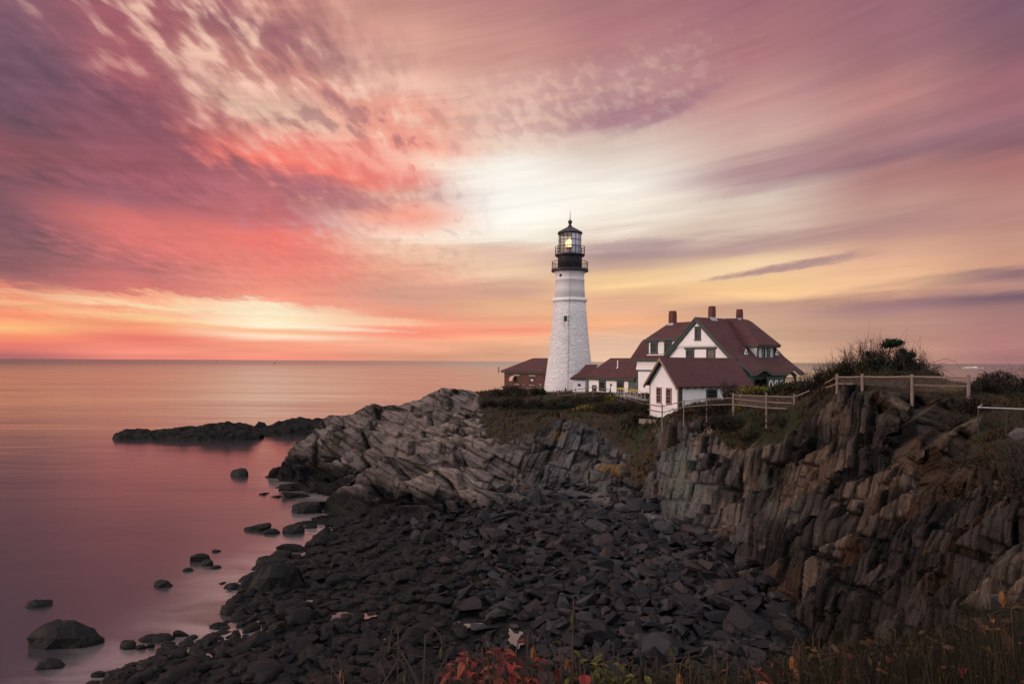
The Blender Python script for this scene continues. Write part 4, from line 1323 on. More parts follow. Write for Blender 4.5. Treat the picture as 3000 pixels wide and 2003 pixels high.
# corner dormer with hipped roof
mb = MB()
a1, a2, a3, a4 = Mh(4.5, 0, RZ + .04), Mh(5.6, 1.3, RZ + .02), Mh(3.2, 5.45, 16.9), Mh(3.2, 3.3, 16.9)
b2, b3 = Mh(8.9, -.1, RZ - .15), Mh(6.95, 5.45, 16.9)
c3 = Mh(8.3, 3.0, 16.9)
for pl in ([a1, a2, a3, a4], [a2, b2, b3, a3], [b2, c3, b3], [a1, b2, a2]):
    prism(mb, pl, (0, 0, -.14))
mb.build('roof', M_shing, house)
mb = MB()
prism(mb, [Mh(3.6, 5.0, 15.40), Mh(3.6, 5.0, 16.75), Mh(3.6, 3.5, 16.75)], UU * 2.7)
mb.poly([Mh(3.6, 5.0, 15.4), Mh(6.3, 5.0, 15.4), Mh(6.3, 5.0, 16.75), Mh(3.6, 5.0, 16.75)])
dorm = mb.build('dormer', M_white, house)
fd = Frame(Mh(3.6, 5.0, 0), UU, VVv)
mb = MB()
fd.box(mb, -.05, .18, 15.35, 16.75, .004, .05); fd.box(mb, 2.58, 2.72, 15.35, 16.75, .004, .05)
fd.box(mb, -.35, 3.3, 16.62, 16.86, .02, .36)
mb.build('trim', M_green, dorm)
mb = MB(); fd.box(mb, -.05, 2.85, 15.28, 15.36, -.05, .14); mb.build('sill', M_trimw, dorm)
window(house, fd, .78, 1.22, 15.48, 16.6, .0, cols=1, rows=2, w=.09, sash=False)
window(house, fd, 1.55, 1.99, 15.48, 16.6, .0, cols=1, rows=2, w=.09, sash=False)
fs = Frame(Mh(3.6, 5.0, 0), -VVv, -UU)
mb = MB(); prism(mb, [Mh(3.19, 5.45, 16.86), Mh(3.19, 3.4, 16.86), Mh(3.19, 3.4, 16.66), Mh(3.19, 5.45, 16.66)], -UU * .06); mb.build('trim', M_green, dorm)
# little triangular vents in the main slope
for m_v in (2.1, 7.1):
    z_ = 16.0
    mb = MB(); prism(mb, [Mh(m_v - .42, 4.75, 15.72), Mh(m_v + .42, 4.75, 15.72), Mh(m_v, 4.75, 16.62)], -VVv * 1.2)
    vt = mb.build('roof_vent', M_shing, house)
    mb = MB(); prism(mb, [Mh(m_v - .30, 4.76, 15.86), Mh(m_v + .30, 4.76, 15.86), Mh(m_v, 4.76, 16.45)], VVv * .04)
    mb.build('louvre', M_trimw, vt)
    mb = MB(); prism(mb, [Mh(m_v - .13, 4.81, 15.98), Mh(m_v + .13, 4.81, 15.98), Mh(m_v, 4.81, 16.25)], VVv * .02)
    mb.build('opening', M_dark, vt)
    mb = MB(); prism(mb, [Mh(m_v - .46, 4.77, 15.66), Mh(m_v + .46, 4.77, 15.66), Mh(m_v + .36, 4.77, 15.84), Mh(m_v - .36, 4.77, 15.84)], VVv * .07)
    mb.build('sill', M_green2, vt)
# rear wing roof: steep lower slope, long shed dormer, flatter top
mb = MB()
rid = [Mh(6.7, -11.2, RZ + .1), Mh(6.7, 0.2, RZ + .1)]
strip(mb, [[Mh(6.7, -11.2, RZ + .1), Mh(6.7, -.5, RZ + .1)], [Mh(3.3, -12.7, 17.62), Mh(3.3, -.5, 17.62)]])
mb.build('roof', M_shing, house)
mb = MB()
strip(mb, [[Mh(3.3, -12.7, 17.62), Mh(3.3, -10.62, 17.62)], [Mh(1.95, -13.3, 15.42), Mh(1.95, -10.62, 15.42)]])
strip(mb, [[Mh(2.44, -10.62, 16.0), Mh(2.44, -4.6, 16.0)], [Mh(1.95, -10.62, 15.42), Mh(1.95, -4.6, 15.42)]])
prism(mb, [Mh(6.7, -11.2, RZ + .1), Mh(3.3, -12.7, 17.62), Mh(10.1, -12.7, 17.62)], (0, 0, -.15))
prism(mb, [Mh(3.3, -12.7, 17.62), Mh(1.95, -13.3, 15.42), Mh(11.4, -13.3, 15.42), Mh(10.1, -12.7, 17.62)], (0, 0, -.15))
strip(mb, [[Mh(6.7, -11.2, RZ + .1), Mh(6.7, -.5, RZ + .1)], [Mh(11.4, -13.0, 15.5), Mh(11.4, -.5, 15.5)]])
mb.build('roof', M_shing, house)
fB = Frame(Mh(2.45, -12.5, 0), VVv, -UU)
mb = MB()
fB.box(mb, 1.5, 7.6, 17.56, 17.82, -.2, .42)
fB.box(mb, 1.9, 2.1, 15.9, 17.57, .004, .06)
mb.build('trim', M_green, house)
mb = MB(); fB.box(mb, 1.8, 8.0, 15.82, 15.92, .01, .16); mb.build('sill', M_trimw, house)
window(house, fB, 2.45, 3.70, 16.12, 17.40, .02, cols=2, rows=2, w=.2)
window(house, fB, 4.85, 6.10, 16.12, 17.40, .02, cols=2, rows=2, w=.16)
fL = Frame(Mh(2.4, -12.5, 0), VVv, -UU)
mb = MB()
fL.box(mb, -.5, 7.9, 15.13, 15.38, .002, .50)
fL.box(mb, -.02, .22, GB, 13.83, .003, .05)
fL.box(mb, -.1, 7.9, 13.85, 14.0, .003, .12)
mb.build('trim', M_green, house)
mb = MB()
prism(mb, [fL.p(-.02, 14.02, .14), fL.p(-.02, 14.02, .0), fL.p(-.02, 14.7, .0)], VVv * 7.9)
mb.build('flared_skirt', M_white, house)
# gable trims
fG = Frame(P0, VVv, -UU)
mb = MB()
for sgn, aE, zE in ((-1, 5.2, 15.42), (1, 4.95, 15.58)):
    for (o0, dz, w_) in ((.47, .0, .16), (.40, .14, .30)):
        top = [fG.p(0, RZ - dz + .02, o0), fG.p(sgn * aE, zE - dz + .02, o0)]
        prism(mb, [top[0], top[1], (top[1][0], top[1][1], top[1][2] - w_ * 1.35), (top[0][0], top[0][1], top[0][2] - w_ * 1.35)], UU * (.06 if dz == 0 else .25))
pr = [(4.95, 15.58), (6.1, 14.78), (7.4, 13.92)]
for (x0, z0), (x1, z1) in zip(pr[:-1], pr[1:]):
    prism(mb, [fG.p(x0, z0 + .02, .47), fG.p(x1, z1 + .02, .47), fG.p(x1, z1 - .36, .47), fG.p(x0, z0 - .36, .47)], UU * .3)
mb.build('barge_board', M_green, house)
for bx6, nm in (((-5.3, -4.3, 15.30, 15.48, -.05, .38), 'eave_return'), ((4.2, 5.5, 15.28, 15.46, -.05, .36), 'eave_return'), ((4.7, 5.4, 15.0, 15.27, -.04, .22), 'bracket'),
                ((4.6, 7.3, 13.62, 13.86, -.12, .36), 'eave_return'), ((-1.95, 2.7, 16.44, 16.64, .002, .07), 'lintel'), ((2.9, 7.0, 14.08, 14.2, .003, .13), 'trim')):
    mb = MB(); fG.box(mb, *bx6); mb.build(nm, M_green, house)
mb = MB()
fG.box(mb, 3.0, 6.7, 14.22, 14.32, .003, .2)
mb.build('sill', M_trimw, house)
window(house, fG, -1.72, -.5, 14.95, 16.42, .01, cols=3, rows=4, w=.17)
window(house, fG, 1.28, 2.5, 14.95, 16.42, .01, cols=3, rows=4, w=.17, pane=mat('curtained_glass', (.16, .125, .125), .25))
window(house, fG, -.28, .58, 17.45, 18.85, .15, cols=1, rows=2, w=.16)
# porch
mb = MB()
fP = Frame(Mh(0, 6.9, 0), UU, VVv)
arches = [(1.75, 1.06), (6.45, .95)]
ovals = [3.35, 4.2, 5.05]
N_ = 152
for i in range(N_):
    m0 = 7.6 * i / N_; m1 = 7.6 * (i + 1) / N_; mc = (m0 + m1) / 2
    top = 13.78 + eb(mc) * .9
    lo = GB + .6
    segs = [(lo, top)]
    for c_, w_ in arches:
        if abs(mc - c_) < w_:
            segs = [(12.85 + math.sqrt(w_ * w_ - (mc - c_) ** 2) * 1.03, top)]
    for c_ in ovals:
        if abs(mc - c_) < .235:
            h_ = .62 * math.sqrt(max(0, 1 - ((mc - c_) / .235) ** 2))
            segs = [(lo, 12.45 - h_), (12.45 + h_, top)]
    for z0, z1 in segs:
        if z1 - z0 > .02: fP.box(mb, m0, m1, z0, z1, -.14, .0)
# return of the porch on the gable side
for i in range(40):
    a0 = 5.0 + 1.9 * i / 40; a1_ = 5.0 + 1.9 * (i + 1) / 40; ac = (a0 + a1_) / 2
    z0 = GB + .6
    if abs(ac - 5.9) < .72: z0 = 12.3 + math.sqrt(.72 ** 2 - (ac - 5.9) ** 2)
    fG.box(mb, a0, a1_, z0, 13.04, -.14, .0)
porch = mb.build('porch', M_green2, house)
mb = MB()
for c_, w_ in arches:
    pts = [fP.p(c_ + w_ * math.cos(t), 12.85 + w_ * 1.03 * math.sin(t), .05) for t in [math.pi * i / 18 for i in range(19)]]
    mb.tube([fP.p(c_ + w_, 11.2, .05)] + pts + [fP.p(c_ - w_, 11.2, .05)], .06, 6)
eav = [fP.p(m, 13.74 + eb(m), .47) for m in ms if m < 8.0]
mb.tube(eav, .085, 6)
mb.build('trim', M_green2, porch)
for c_ in ovals:
    mb = MB()
    for i in range(20):
        t0 = 2 * math.pi * i / 20; t1 = 2 * math.pi * (i + 1) / 20
        def ov(t, k): return (c_ + (.235 + k) * math.cos(t), 12.45 + (.62 + k) * math.sin(t))
        q0, q1, q2, q3 = ov(t0, 0), ov(t1, 0), ov(t1, .13), ov(t0, .13)
        mb.hexa([fP.p(*q0, .07), fP.p(*q1, .07), fP.p(*q1, -.02), fP.p(*q0, -.02), fP.p(*q3, .07), fP.p(*q2, .07), fP.p(*q2, -.02), fP.p(*q3, -.02)])
    mb.build('window_surround', M_trimw, porch)
mb = MB(); prism(mb, [Mh(0.15, 5.02, 13.3), Mh(7.5, 5.02, 13.3), Mh(7.5, 6.75, 13.3), Mh(.15, 6.75, 13.3)], (0, 0, .08)); mb.build('ceiling', M_green2, porch)
mb = MB(); prism(mb, [Mh(0.1, 5.01, 11.15), Mh(7.5, 5.01, 11.15), Mh(7.5, 6.8, 11.15), Mh(.1, 6.8, 11.15)], (0, 0, .1)); mb.build('floor', M_deck, porch)
mb = MB(); prism(mb, [Mh(.3, 5.02, 11.3), Mh(5.9, 5.02, 11.3), Mh(5.9, 5.02, 13.3), Mh(.3, 5.02, 13.3)], VVv * .02); mb.build('shade_sheet', M_dark, porch)  # near-black sheet painting the porch's inner shade over the house wall
# chimneys
for (m_c, a_c, top, w_, lab) in ((6.7, -10.6, 21.55, .92, 'rear'), (2.2, 0, 21.25, .74, 'mid'), (5.55, 1.0, 21.0, .68, 'front')):
    mb = MB()
    def sq(h, z): return [Mh(m_c - h, a_c - h, z), Mh(m_c - h, a_c + h, z), Mh(m_c + h, a_c + h, z), Mh(m_c + h, a_c - h, z)]
    h = w_ * .40
    zb_ = 18.7
    for (h0, z0, h1, z1) in ((h, zb_, h, top - .5), (h, top - .5, h * .88, top)):
        lo, hi = sq(h0, z0), sq(h1, z1)
        mb.hexa(lo + hi)
    ch = mb.build('chimney', M_chim, house)
    mb = MB(); lo, hi = sq(h * 1.6, 19.45 if lab == 'rear' else 19.6), sq(h * 1.03, 20.0)
    mb.hexa(lo + hi); mb.build('flashing', M_lead, ch)

# ================================================================ LOW WING TOWARDS THE TOWER
OC = Vector((10.65, 95.8, 0)); fC = Frame(OC, VVv, -UU)
annex = thing('covered_way', (OC.x, OC.y, 10.2), 'low white wing with maroon roof between the tower and the house', 'building')
mb = MB(); fC.box(mb, 0, 10.05, GB, 12.98, -4.8, 0); wl = mb.build('wall', M_white, annex)
def Cp(s, d, z): return fC.p(s, z, -d)
mb = MB()
r0, r1 = Cp(1.9, 2.5, 15.52), Cp(12.0, 2.5, 15.52)
e0, e1 = Cp(-.35, -.38, 12.95), Cp(10.2, -.38, 12.95)
k0, k1 = Cp(-.35, 5.3, 12.95), Cp(12.0, 5.3, 12.95)
for pl in ([r0, r1, e1, e0], [r0, e0, k0], [r1, r0, k0, k1]): prism(mb, pl, (0, 0, -.13))
mb.build('roof', M_shing, annex)
mb = MB()
fC.box(mb, -.35, 10.0, 12.62, 12.84, .30, .37)
fC.box(mb, 0.003, .22, GB, 12.6, .003, .06)
fC.box(mb, 0.0, 10.0, 12.5, 12.615, .003, .30)
mb.build('trim', M_green, annex)
window(annex, fC, 2.5, 3.98, 11.0, 12.5, .0, cols=2, rows=2, w=.28, head=False)
window(annex, fC, 6.25, 7.68, 10.9, 12.5, .0, cols=2, rows=2, w=.24, head=False)
mb = MB(); fC.box(mb, 8.55, 10.02, 10.3, 12.5, -.02, .05); dr = mb.build('door', M_green2, annex)
mb = MB(); fC.box(mb, 9.75, 9.83, 11.3, 11.42, .05, .12); mb.build('handle', M_steel, dr)
# vestibule beside the tower
fV = Frame((8.35, 96.2), (.985, -.171), (-.171, -.985))
mb = MB(); fV.box(mb, .25, 2.0, GB, 12.75, -3.5, 0); mb.build('wall', M_wplain, annex)
mb = MB()
q0, q1, q2, q3 = fV.p(-.15, 12.72, .3), fV.p(2.35, 12.72, .3), fV.p(3.6, 14.6, -2.4), fV.p(1.9, 14.6, -2.4)
mid0 = fV.p(1.05, 13.5, -.9); mid1 = fV.p(3.0, 13.5, -.9)
prism(mb, [q0, q1, mid1, mid0], (0, 0, -.12)); prism(mb, [mid0, mid1, q2, q3], (0, 0, -.12))
prism(mb, [q0, mid0, fV.p(.2, 12.72, -3.2)], (0, 0, -.12)); prism(mb, [mid0, q3, fV.p(.2, 12.72, -3.2)], (0, 0, -.12))
mb.build('roof', M_shing, annex)
mb = MB(); fV.box(mb, -.1, 2.3, 12.46, 12.62, .22, .28); mb.build('trim', M_green, annex)
mb = MB(); fV.box(mb, .95, 1.32, 11.55, 11.9, .001, .05); mb.build('plaque', M_black, annex)
mb = MB(); mb.tube([Cp(5.1, 1.1, 13.9), Cp(5.1, 1.1, 15.2)], .085, 8); mb.tube([Cp(5.1, 1.1, 14.1), Cp(5.1, 1.1, 14.22)], .2, 8); mb.build('vent_pipe', M_trimw, annex)

# ================================================================ BRICK HOUSE
fD = Frame((-1.3, 116.6), VVv, -UU)
bh = thing('brick_house', (-1.3, 116.6, 10.0), 'low red brick building with hipped roof left of the tower', 'building')
mb = MB(); fD.box(mb, 0, 13.8, 9.0, 13.3, -6.4, 0); mb.build('wall', M_brick, bh)
mb = MB()
D = lambda s, d, z: fD.p(s, z, -d)
r0, r1 = D(4.0, 3.2, 15.55), D(10.2, 3.2, 15.55)
c0, c1, c2, c3 = D(-.45, -.45, 13.42), D(14.2, -.45, 13.42), D(14.2, 6.9, 13.42), D(-.45, 6.9, 13.42)
for pl in ([r0, r1, c1, c0], [r0, c0, c3], [r1, c2, c1], [r1, r0, c3, c2]): prism(mb, pl, (0, 0, -.12))
mb.build('roof', M_shing, bh)
mb = MB(); fD.box(mb, -.45, 14.2, 13.05, 13.28, .3, .42); mb.build('gutter', M_green, bh)
def sD(px):
    k = (px - 1500) / 2000
    return (116.6 * k + 1.3) / (.5225 + .8526 * k)
# openings
for px0, px1, kind_ in ((1508, 1521, 'a'), (1553.5, 1567.5, 'b')):
    s0, s1 = sD(px0), sD(px1)
    mb = MB(); fD.box(mb, s0 - .25, s1 + .25, 12.62, 12.8, .002, .06); li = mb.build('lintel', M_stone, bh)
    mb = MB(); fD.box(mb, s0 - .1, s1 + .1, 11.12, 11.26, .002, .1); mb.build('sill', M_stone, bh)
    wn = window(bh, fD, s0, s1, 11.28, 12.6, -.02, trim=M_green, cols=1, rows=2, w=.1, head=False)
    if kind_ == 'b':
        mb = MB(); fD.box(mb, s0 + .25, s0 + .62, 11.95, 12.12, .03, .05); fD.box(mb, s0 + .5, s0 + .95, 11.86, 12.14, .051, .07); mb.build('notice', M_trimw, wn)
s0 = sD(1503); s1 = sD(1513)
mb = MB()
for i in range(8):
    t0 = math.pi / 2 * i / 8; t1 = math.pi / 2 * (i + 1) / 8
    p_ = lambda s, t: fD.p(s, 11.75 + .85 * math.sin(t) * 1.0, .05 + .75 * (1 - 0) * math.cos(t))
    mb.hexa([p_(s0, t0), p_(s1, t0), p_(s1, t0 + .001), p_(s0, t0 + .001), p_(s0, t1), p_(s1, t1), p_(s1, t1 - .001), p_(s0, t1 - .001)])
mb.build('awning', mat('faded_awning', (.50, .33, .26), .7, noise=.2), bh)

# ================================================================ SMALL HOUSE IN FRONT
th = R(21); U2 = Vector((math.cos(th), math.sin(th), 0)); W2 = Vector((-math.sin(th), math.cos(th), 0)); C2 = Vector((15.6, 64.0, 0))
LN, DP = 8.1, 4.85
def E(s, d, z): return tuple(C2 + U2 * s + W2 * d + Vector((0, 0, z)))
sh = thing('oil_house', (C2.x + 4, C2.y + 4, 10.0), 'small white clapboard house with steep maroon roof behind the rail fence', 'house')
mb = MB()
prism(mb, [E(0, 0, 9.4), E(0, DP, 9.4), E(0, DP, 12.98), E(0, DP / 2, 15.28), E(0, 0, 12.98)], U2 * LN)
mb.build('wall', M_white, sh)
mb = MB()
zr, ze, ov = 15.46, 12.74, .40
for d0, d1 in ((DP / 2, -ov), (DP / 2, DP + ov)):
    strip(mb, [[E(-.5, d0, zr), E(LN + .4, d0, zr)], [E(-.5, d1, ze), E(LN + .4, d1, ze)]], .10)
mb.build('roof', M_shing, sh)
f2 = Frame(C2, U2, -W2); f3 = Frame(tuple(C2 + W2 * DP), -W2, -U2)
mb = MB()
for d1 in (-ov, DP + ov):
    prism(mb, [E(-.54, DP / 2, zr - .02), E(-.54, d1, ze - .02), E(-.54, d1, ze - .26), E(-.54, DP / 2, zr - .30)], U2 * .05)
mb.build('barge_board', M_peach, sh)
mb = MB()
for d1 in (-ov, DP + ov):
    prism(mb, [E(-.48, DP / 2, zr - .13), E(-.48, d1, ze - .13), E(-.48, d1, ze - .34), E(-.48, DP / 2, zr - .40)], U2 * .10)
mb.build('barge_board', M_green, sh)
mb = MB(); f2.box(mb, .0, .42, 9.4, 12.72, .004, .07); mb.build('corner_board', M_green, sh)
mb = MB(); f2.box(mb, LN - .3, LN, 9.4, 12.72, .004, .07); mb.build('corner_board', M_green, sh)
mb = MB(); f3.box(mb, DP - .10, DP + .06, 9.4, 12.9, .002, .05); f3.box(mb, -.04, .10, 9.4, 12.9, .002, .05); mb.build('corner_board', M_peach, sh)
for i in range(9):
    s_ = .9 + i * .86
    mb = MB(); f2.box(mb, s_, s_ + .12, 12.50, 12.64, .0, .36); mb.build('rafter_tail', M_green, sh)
M_glow = mat('sky_lit_pane', (.55, .30, .18), .25)
window(sh, f3, DP - 3.62, DP - 2.72, 10.95, 12.55, .01, trim=M_peach, cols=2, rows=4, w=.14, pane=M_glass, head=False)
window(sh, f3, DP - 1.96, DP - 1.04, 10.93, 12.53, .01, trim=M_peach, cols=2, rows=4, w=.14, pane=M_glass, head=False)
window(sh, f2, 3.15, 4.40, 11.50, 12.45, .01, trim=M_green, cols=3, rows=2, w=.19, head=False)

# ================================================================ RAMP, WALL
ramp = thing('access_ramp', P(1850, 1165, 78), 'grey walkway ramp with yellow handrails in front of the green door', 'ramp')
mb = MB()
A0, A1 = Vector(P(1816, 1156, 82)), Vector(P(1888, 1171, 76))
off = Vector((.9, 1.2, 0))
prism(mb, [A0, A1, A1 + off * 1.3, A0 + off * 1.3], (0, 0, -.12))
prism(mb, [A1 + Vector((0, 0, -.01)), A1 + Vector((2.2, -1.0, -.35)), A1 + Vector((3.4, .8, -.35)), A1 + off * 1.3 + Vector((0, 0, -.01))], (0, 0, -.12))
mb.build('deck', M_deck, ramp)
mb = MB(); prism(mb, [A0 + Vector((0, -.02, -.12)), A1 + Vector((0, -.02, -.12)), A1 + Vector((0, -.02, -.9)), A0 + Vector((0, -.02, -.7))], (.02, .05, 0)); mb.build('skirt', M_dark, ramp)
for lst in ([(1808, 1137.5, 82), (1829, 1140.7, 80.2), (1862, 1149, 77.6)], [(1812, 1136.8, 84), (1840, 1136.4, 83)], [(1846, 1139, 80.6), (1867, 1144, 79), (1890, 1150.5, 77)]):
    pts = [P(*q) for q in lst]
    mb = MB(); mb.tube(pts, .045, 6)
    hr = mb.build('handrail', M_yell, ramp)
    mb = MB()
    for a, b_ in zip(pts[:-1], pts[1:]):
        for t in (0.02, .5, .98):
            p_ = Vector(a).lerp(Vector(b_), t); mb.tube([p_, p_ + Vector((0, 0, -1.0))], .028, 5)
        mb.tube([Vector(a) + Vector((0, 0, -.45)), Vector(b_) + Vector((0, 0, -.45))], .02, 5)
    mb.build('baluster', M_steel, hr)
rw = MB()
wp = [P(1872, 1226, 66.8), P(1938, 1232, 65.6)]
prism(rw, [wp[0], wp[1], (wp[1][0], wp[1][1], 7.9), (wp[0][0], wp[0][1], 7.9)], (.05, .35, 0))
o = rw.build('retaining_wall', M_conc); tag(o, 'short tan concrete retaining wall at the cliff edge below the small house', 'wall')


# ================================================================ FENCES
def fence(label, posts, rails_, rp=.062, rr=.045, material=None, mesh=None):
    """posts: (px, top py, base py or None, Y); rails_: list of lists of (px, py, Y)"""
    material = material or M_wood
    b0 = P(posts[0][0], posts[0][1], posts[0][3])
    t = thing('rail_fence', (b0[0], b0[1], b0[2] - 1.1), label, 'fence')
    for (px, pt, pb, Y) in posts:
        a = Vector(P(px, pt, Y)); gz = H1(a.x, a.y) - .25
        zb_ = min(P(px, pb, Y)[2], gz) if pb else gz
        mb = MB(); j = random.uniform(-.03, .03)
        mb.tube([(a.x + j, a.y, max(zb_, a.z - 2.6)), (a.x, a.y, a.z - .04), (a.x, a.y, a.z)], [rp * 1.05, rp, rp * .8], 8)
        mb.build('post', material, t)
    for rl in rails_:
        for q0, q1 in zip(rl[:-1], rl[1:]):
            a, b_ = Vector(P(*q0)), Vector(P(*q1))
            m_ = a.lerp(b_, .5) + Vector((0, 0, -random.uniform(.0, .035)))
            mb = MB(); mb.tube([a, m_, b_], [rr * .8, rr * random.uniform(.95, 1.1), rr * .85], 7)
            mb.build('rail', material, t)
    if mesh:
        mb = MB()
        for (q0, q1, h0, h1, st) in mesh:
            a, b_ = Vector(P(*q0)), Vector(P(*q1))
            n = max(2, int((b_ - a).length / st))
            for i in range(n + 1):
                p_ = a.lerp(b_, i / n)
                hh = h0 + (h1 - h0) * i / n
                k_ = max(1, int(round(hh / (st * 1.2))))
                for dr_ in (-1, 1):
                    e_ = i + dr_ * k_
                    fr_ = min(n, max(0, e_))
                    f_ = abs(fr_ - i) / k_
                    q_ = a.lerp(b_, fr_ / n)
                    if f_ > 0: mb.tube([p_ + Vector((0, .01 * dr_, 0)), q_ + Vector((0, .01 * dr_, -hh * f_))], mesh_r, 3, caps=False)
                    if f_ < 1 and 0 < fr_ < n + 1: pass
        mb.build('wire_mesh', M_woodd, t)
    return t


mesh_r = .006
fence('weathered rail fence climbing in front of the tower foot and the low wing', [(1411, 1149, None, 105), (1454, 1146.5, None, 103.5), (1500, 1146, None, 101.5), (1544, 1145, None, 99), (1590, 1145, None, 96.5), (1634.5, 1146, None, 94), (1686, 1137.5, None, 91.5), (1738, 1130, None, 88.5), (1788, 1138, None, 86.5)],
      [[(1405, 1151.5, 105), (1454, 1149.5, 103.5), (1500, 1149, 101.5), (1544, 1148, 99), (1590, 1149, 96.5), (1634, 1149.5, 94), (1686, 1141, 91.5), (1738, 1133, 88.5), (1790, 1141, 86.5)],
       [(1405, 1160, 105), (1454, 1159, 103.5), (1500, 1158.5, 101.5), (1544, 1158, 99), (1590, 1159.5, 96.5), (1634, 1160, 94), (1686, 1153, 91.5), (1738, 1146, 88.5), (1790, 1150, 86.5)]])
fence('pale rail fence in front of the brick building wall', [(1485, 1135, None, 110), (1498, 1136, None, 109), (1529, 1133.5, None, 107), (1557, 1134.5, None, 105), (1585, 1133, None, 103.2)],
      [[(1484, 1138.5, 110), (1529, 1136.5, 107), (1557, 1136.5, 105), (1585, 1134.5, 103.2)], [(1484, 1145.5, 110), (1529, 1144.5, 107), (1557, 1145, 105), (1585, 1143.5, 103.2)]])
fence('rail fence running down past the ramp and under the small house', [(1799, 1152, None, 84.5), (1803, 1150, None, 84), (1832.6, 1162, None, 79), (1885, 1180, None, 71), (1940, 1183, None, 62), (2004, 1171, None, 60.5), (2070, 1163, None, 58.5), (2147, 1151, 1193, 56.5)],
      [[(1803, 1155, 84), (1832.6, 1165, 79), (1885, 1182, 71), (1940, 1190, 62), (2004, 1175, 60.5), (2070, 1168, 58.5), (2147, 1165.5, 56.5)],
       [(1803, 1167, 84), (1832.6, 1179, 79), (1885, 1197, 71), (1940, 1207, 62), (2004, 1192, 60.5), (2070, 1186, 58.5), (2147, 1184, 56.5)]])
fence('three-rail pink-lit fence with wire mesh on the cliff brow beside the yellow bushes', [(2149, 1151, 1192, 56), (2245, 1150, 1212, 50), (2327, 1154, 1192, 48)],
      [[(2150, 1156.5, 56), (2245, 1160, 50), (2327, 1163, 48), (2372, 1144, 47.5)], [(2150, 1168, 56), (2245, 1177, 50), (2322, 1180.5, 48)], [(2150, 1184.5, 56), (2245, 1194, 50), (2304, 1197, 48.3)]], .07, .05,
      mesh=[((2152, 1158, 56), (2243, 1162, 50), .75, .9, .11), ((2247, 1162, 50), (2325, 1166, 48), .8, .7, .11)])
mesh_r = .007
fence('two-rail fence with chain mesh and a thick end post on top of the rock ledge', [(2452, 1095, 1142, 43), (2526, 1095, 1130, 41.3), (2672, 1096, 1145, 38.6), (2838, 1097, 1205, 36)],
      [[(2418, 1122, 46), (2452, 1104, 43), (2526, 1103.5, 41.3), (2672, 1103, 38.6), (2838, 1106.5, 36)], [(2420, 1135, 46), (2452, 1123.5, 43), (2500, 1124, 42)], [(2678, 1127.5, 38.6), (2838, 1131, 36)]], .085, .055,
      mesh=[((2454, 1104, 43), (2670, 1104, 38.6), .42, .62, .10), ((2674, 1105, 38.6), (2834, 1108, 36), .7, .85, .10)])
fence('thin distant fence on the green brow right of the porch', [(2338, 1121, None, 76), (2371, 1115.5, None, 76), (2402, 1117, None, 76)], [[(2336, 1123, 76), (2371, 1119, 76), (2404, 1118, 76)]], .06, .035, M_woodd)
# cable railing
cr = thing('cable_railing', P(2865, 1262, 30), 'black metal railing with thin cables and a pale top rail at right edge', 'railing')
mb = MB(); mb.tube([P(2877, 1185, 33.5), P(2865, 1193, 30), P(3060, 1200, 28.5)], .026, 6); mb.build('top_rail', M_steel, cr)
for px, Y in ((2866, 30), (2948, 29.4), (3040, 28.7)):
    a = P(px, 1194 + (px - 2866) * .03, Y)
    mb = MB(); mb.tube([a, (a[0], a[1], a[2] - 1.2)], .035, 6); mb.build('post', M_black, cr)
for i in range(9):
    a, b_ = Vector(P(2865, 1193, 30)), Vector(P(3060, 1200, 28.5))
    mb = MB(); mb.tube([a - Vector((0, 0, .1 + i * .1)), b_ - Vector((0, 0, .1 + i * .1))], .006, 4); mb.build('cable', M_black, cr)

# small things near the tower
vw = thing('binocular_viewer', P(1476, 1149, 104), 'black coin viewer on a post at the left end of the fences', 'viewer')
b0 = Vector(P(1476, 1149, 104))
mb = MB(); mb.tube([b0 + Vector((0, 0, -.3)), b0 + Vector((0, 0, .5)), b0 + Vector((0, 0, .55))], [.09, .07, .12], 8); mb.build('post', M_black, vw)
mb = MB(); mb.tube([b0 + Vector((0, 0, .55)), b0 + Vector((-.05, 0, .95))], [.14, .16], 8); mb.tube([b0 + Vector((-.28, -.1, .85)), b0 + Vector((.2, .1, .8))], [.13, .10], 8); mb.build('viewer_head', M_black, vw)
sg = thing('marker_post', P(1787, 1151, 85), 'leaning dark post with a small box on top beside the ramp fence', 'post')
b0 = Vector(P(1785.5, 1153, 85)); t0 = Vector(P(1790, 1128, 85))
mb = MB(); mb.tube([b0, t0], .055, 6); mb.build('post', M_black, sg)
mb = MB(); fq = Frame(t0, (1, .1), (0, -1)); fq.box(mb, -.14, .14, t0.z - .02, t0.z + .16, -.1, .1); mb.build('box', M_black, sg)
nb_ = thing('notice_board', P(1741, 1146, 92), 'dark framed notice board leaning against the white wing behind the fence', 'sign')
b0 = Vector(P(1741, 1144, 92.2)); fq = Frame(b0, (.9, -.3), (-.3, -.9))
mb = MB(); fq.box(mb, -.32, .32, b0.z - .1, b0.z + .75, -.03, .03); bd_ = mb.build('board', M_black, nb_)
mb = MB(); fq.box(mb, -.18, .18, b0.z + .35, b0.z + .62, .031, .04); mb.build('picture', M_lead, bd_)
for px, py, Y in ((1533, 1129, 109), (1583.5, 1128, 104)):
    b0 = Vector(P(px, py, Y))
    lp = thing('path_lamp', (b0.x, b0.y, b0.z - .9), 'small lamp on a post before the left part of the brick wall' if px < 1550 else 'small lamp on a post beside the left foot of the tower', 'lamp', 'lamps before the brick building')
    mb = MB(); mb.tube([b0 + Vector((0, 0, -1.0)), b0], .05, 6); mb.build('post', M_wood, lp)
    mb = MB(); mb.lathe((b0.x, b0.y), [(.05, b0.z), (.17, b0.z + .02), (.13, b0.z + .16), (.02, b0.z + .22)], 10); mb.build('lamp_head', M_lead, lp)

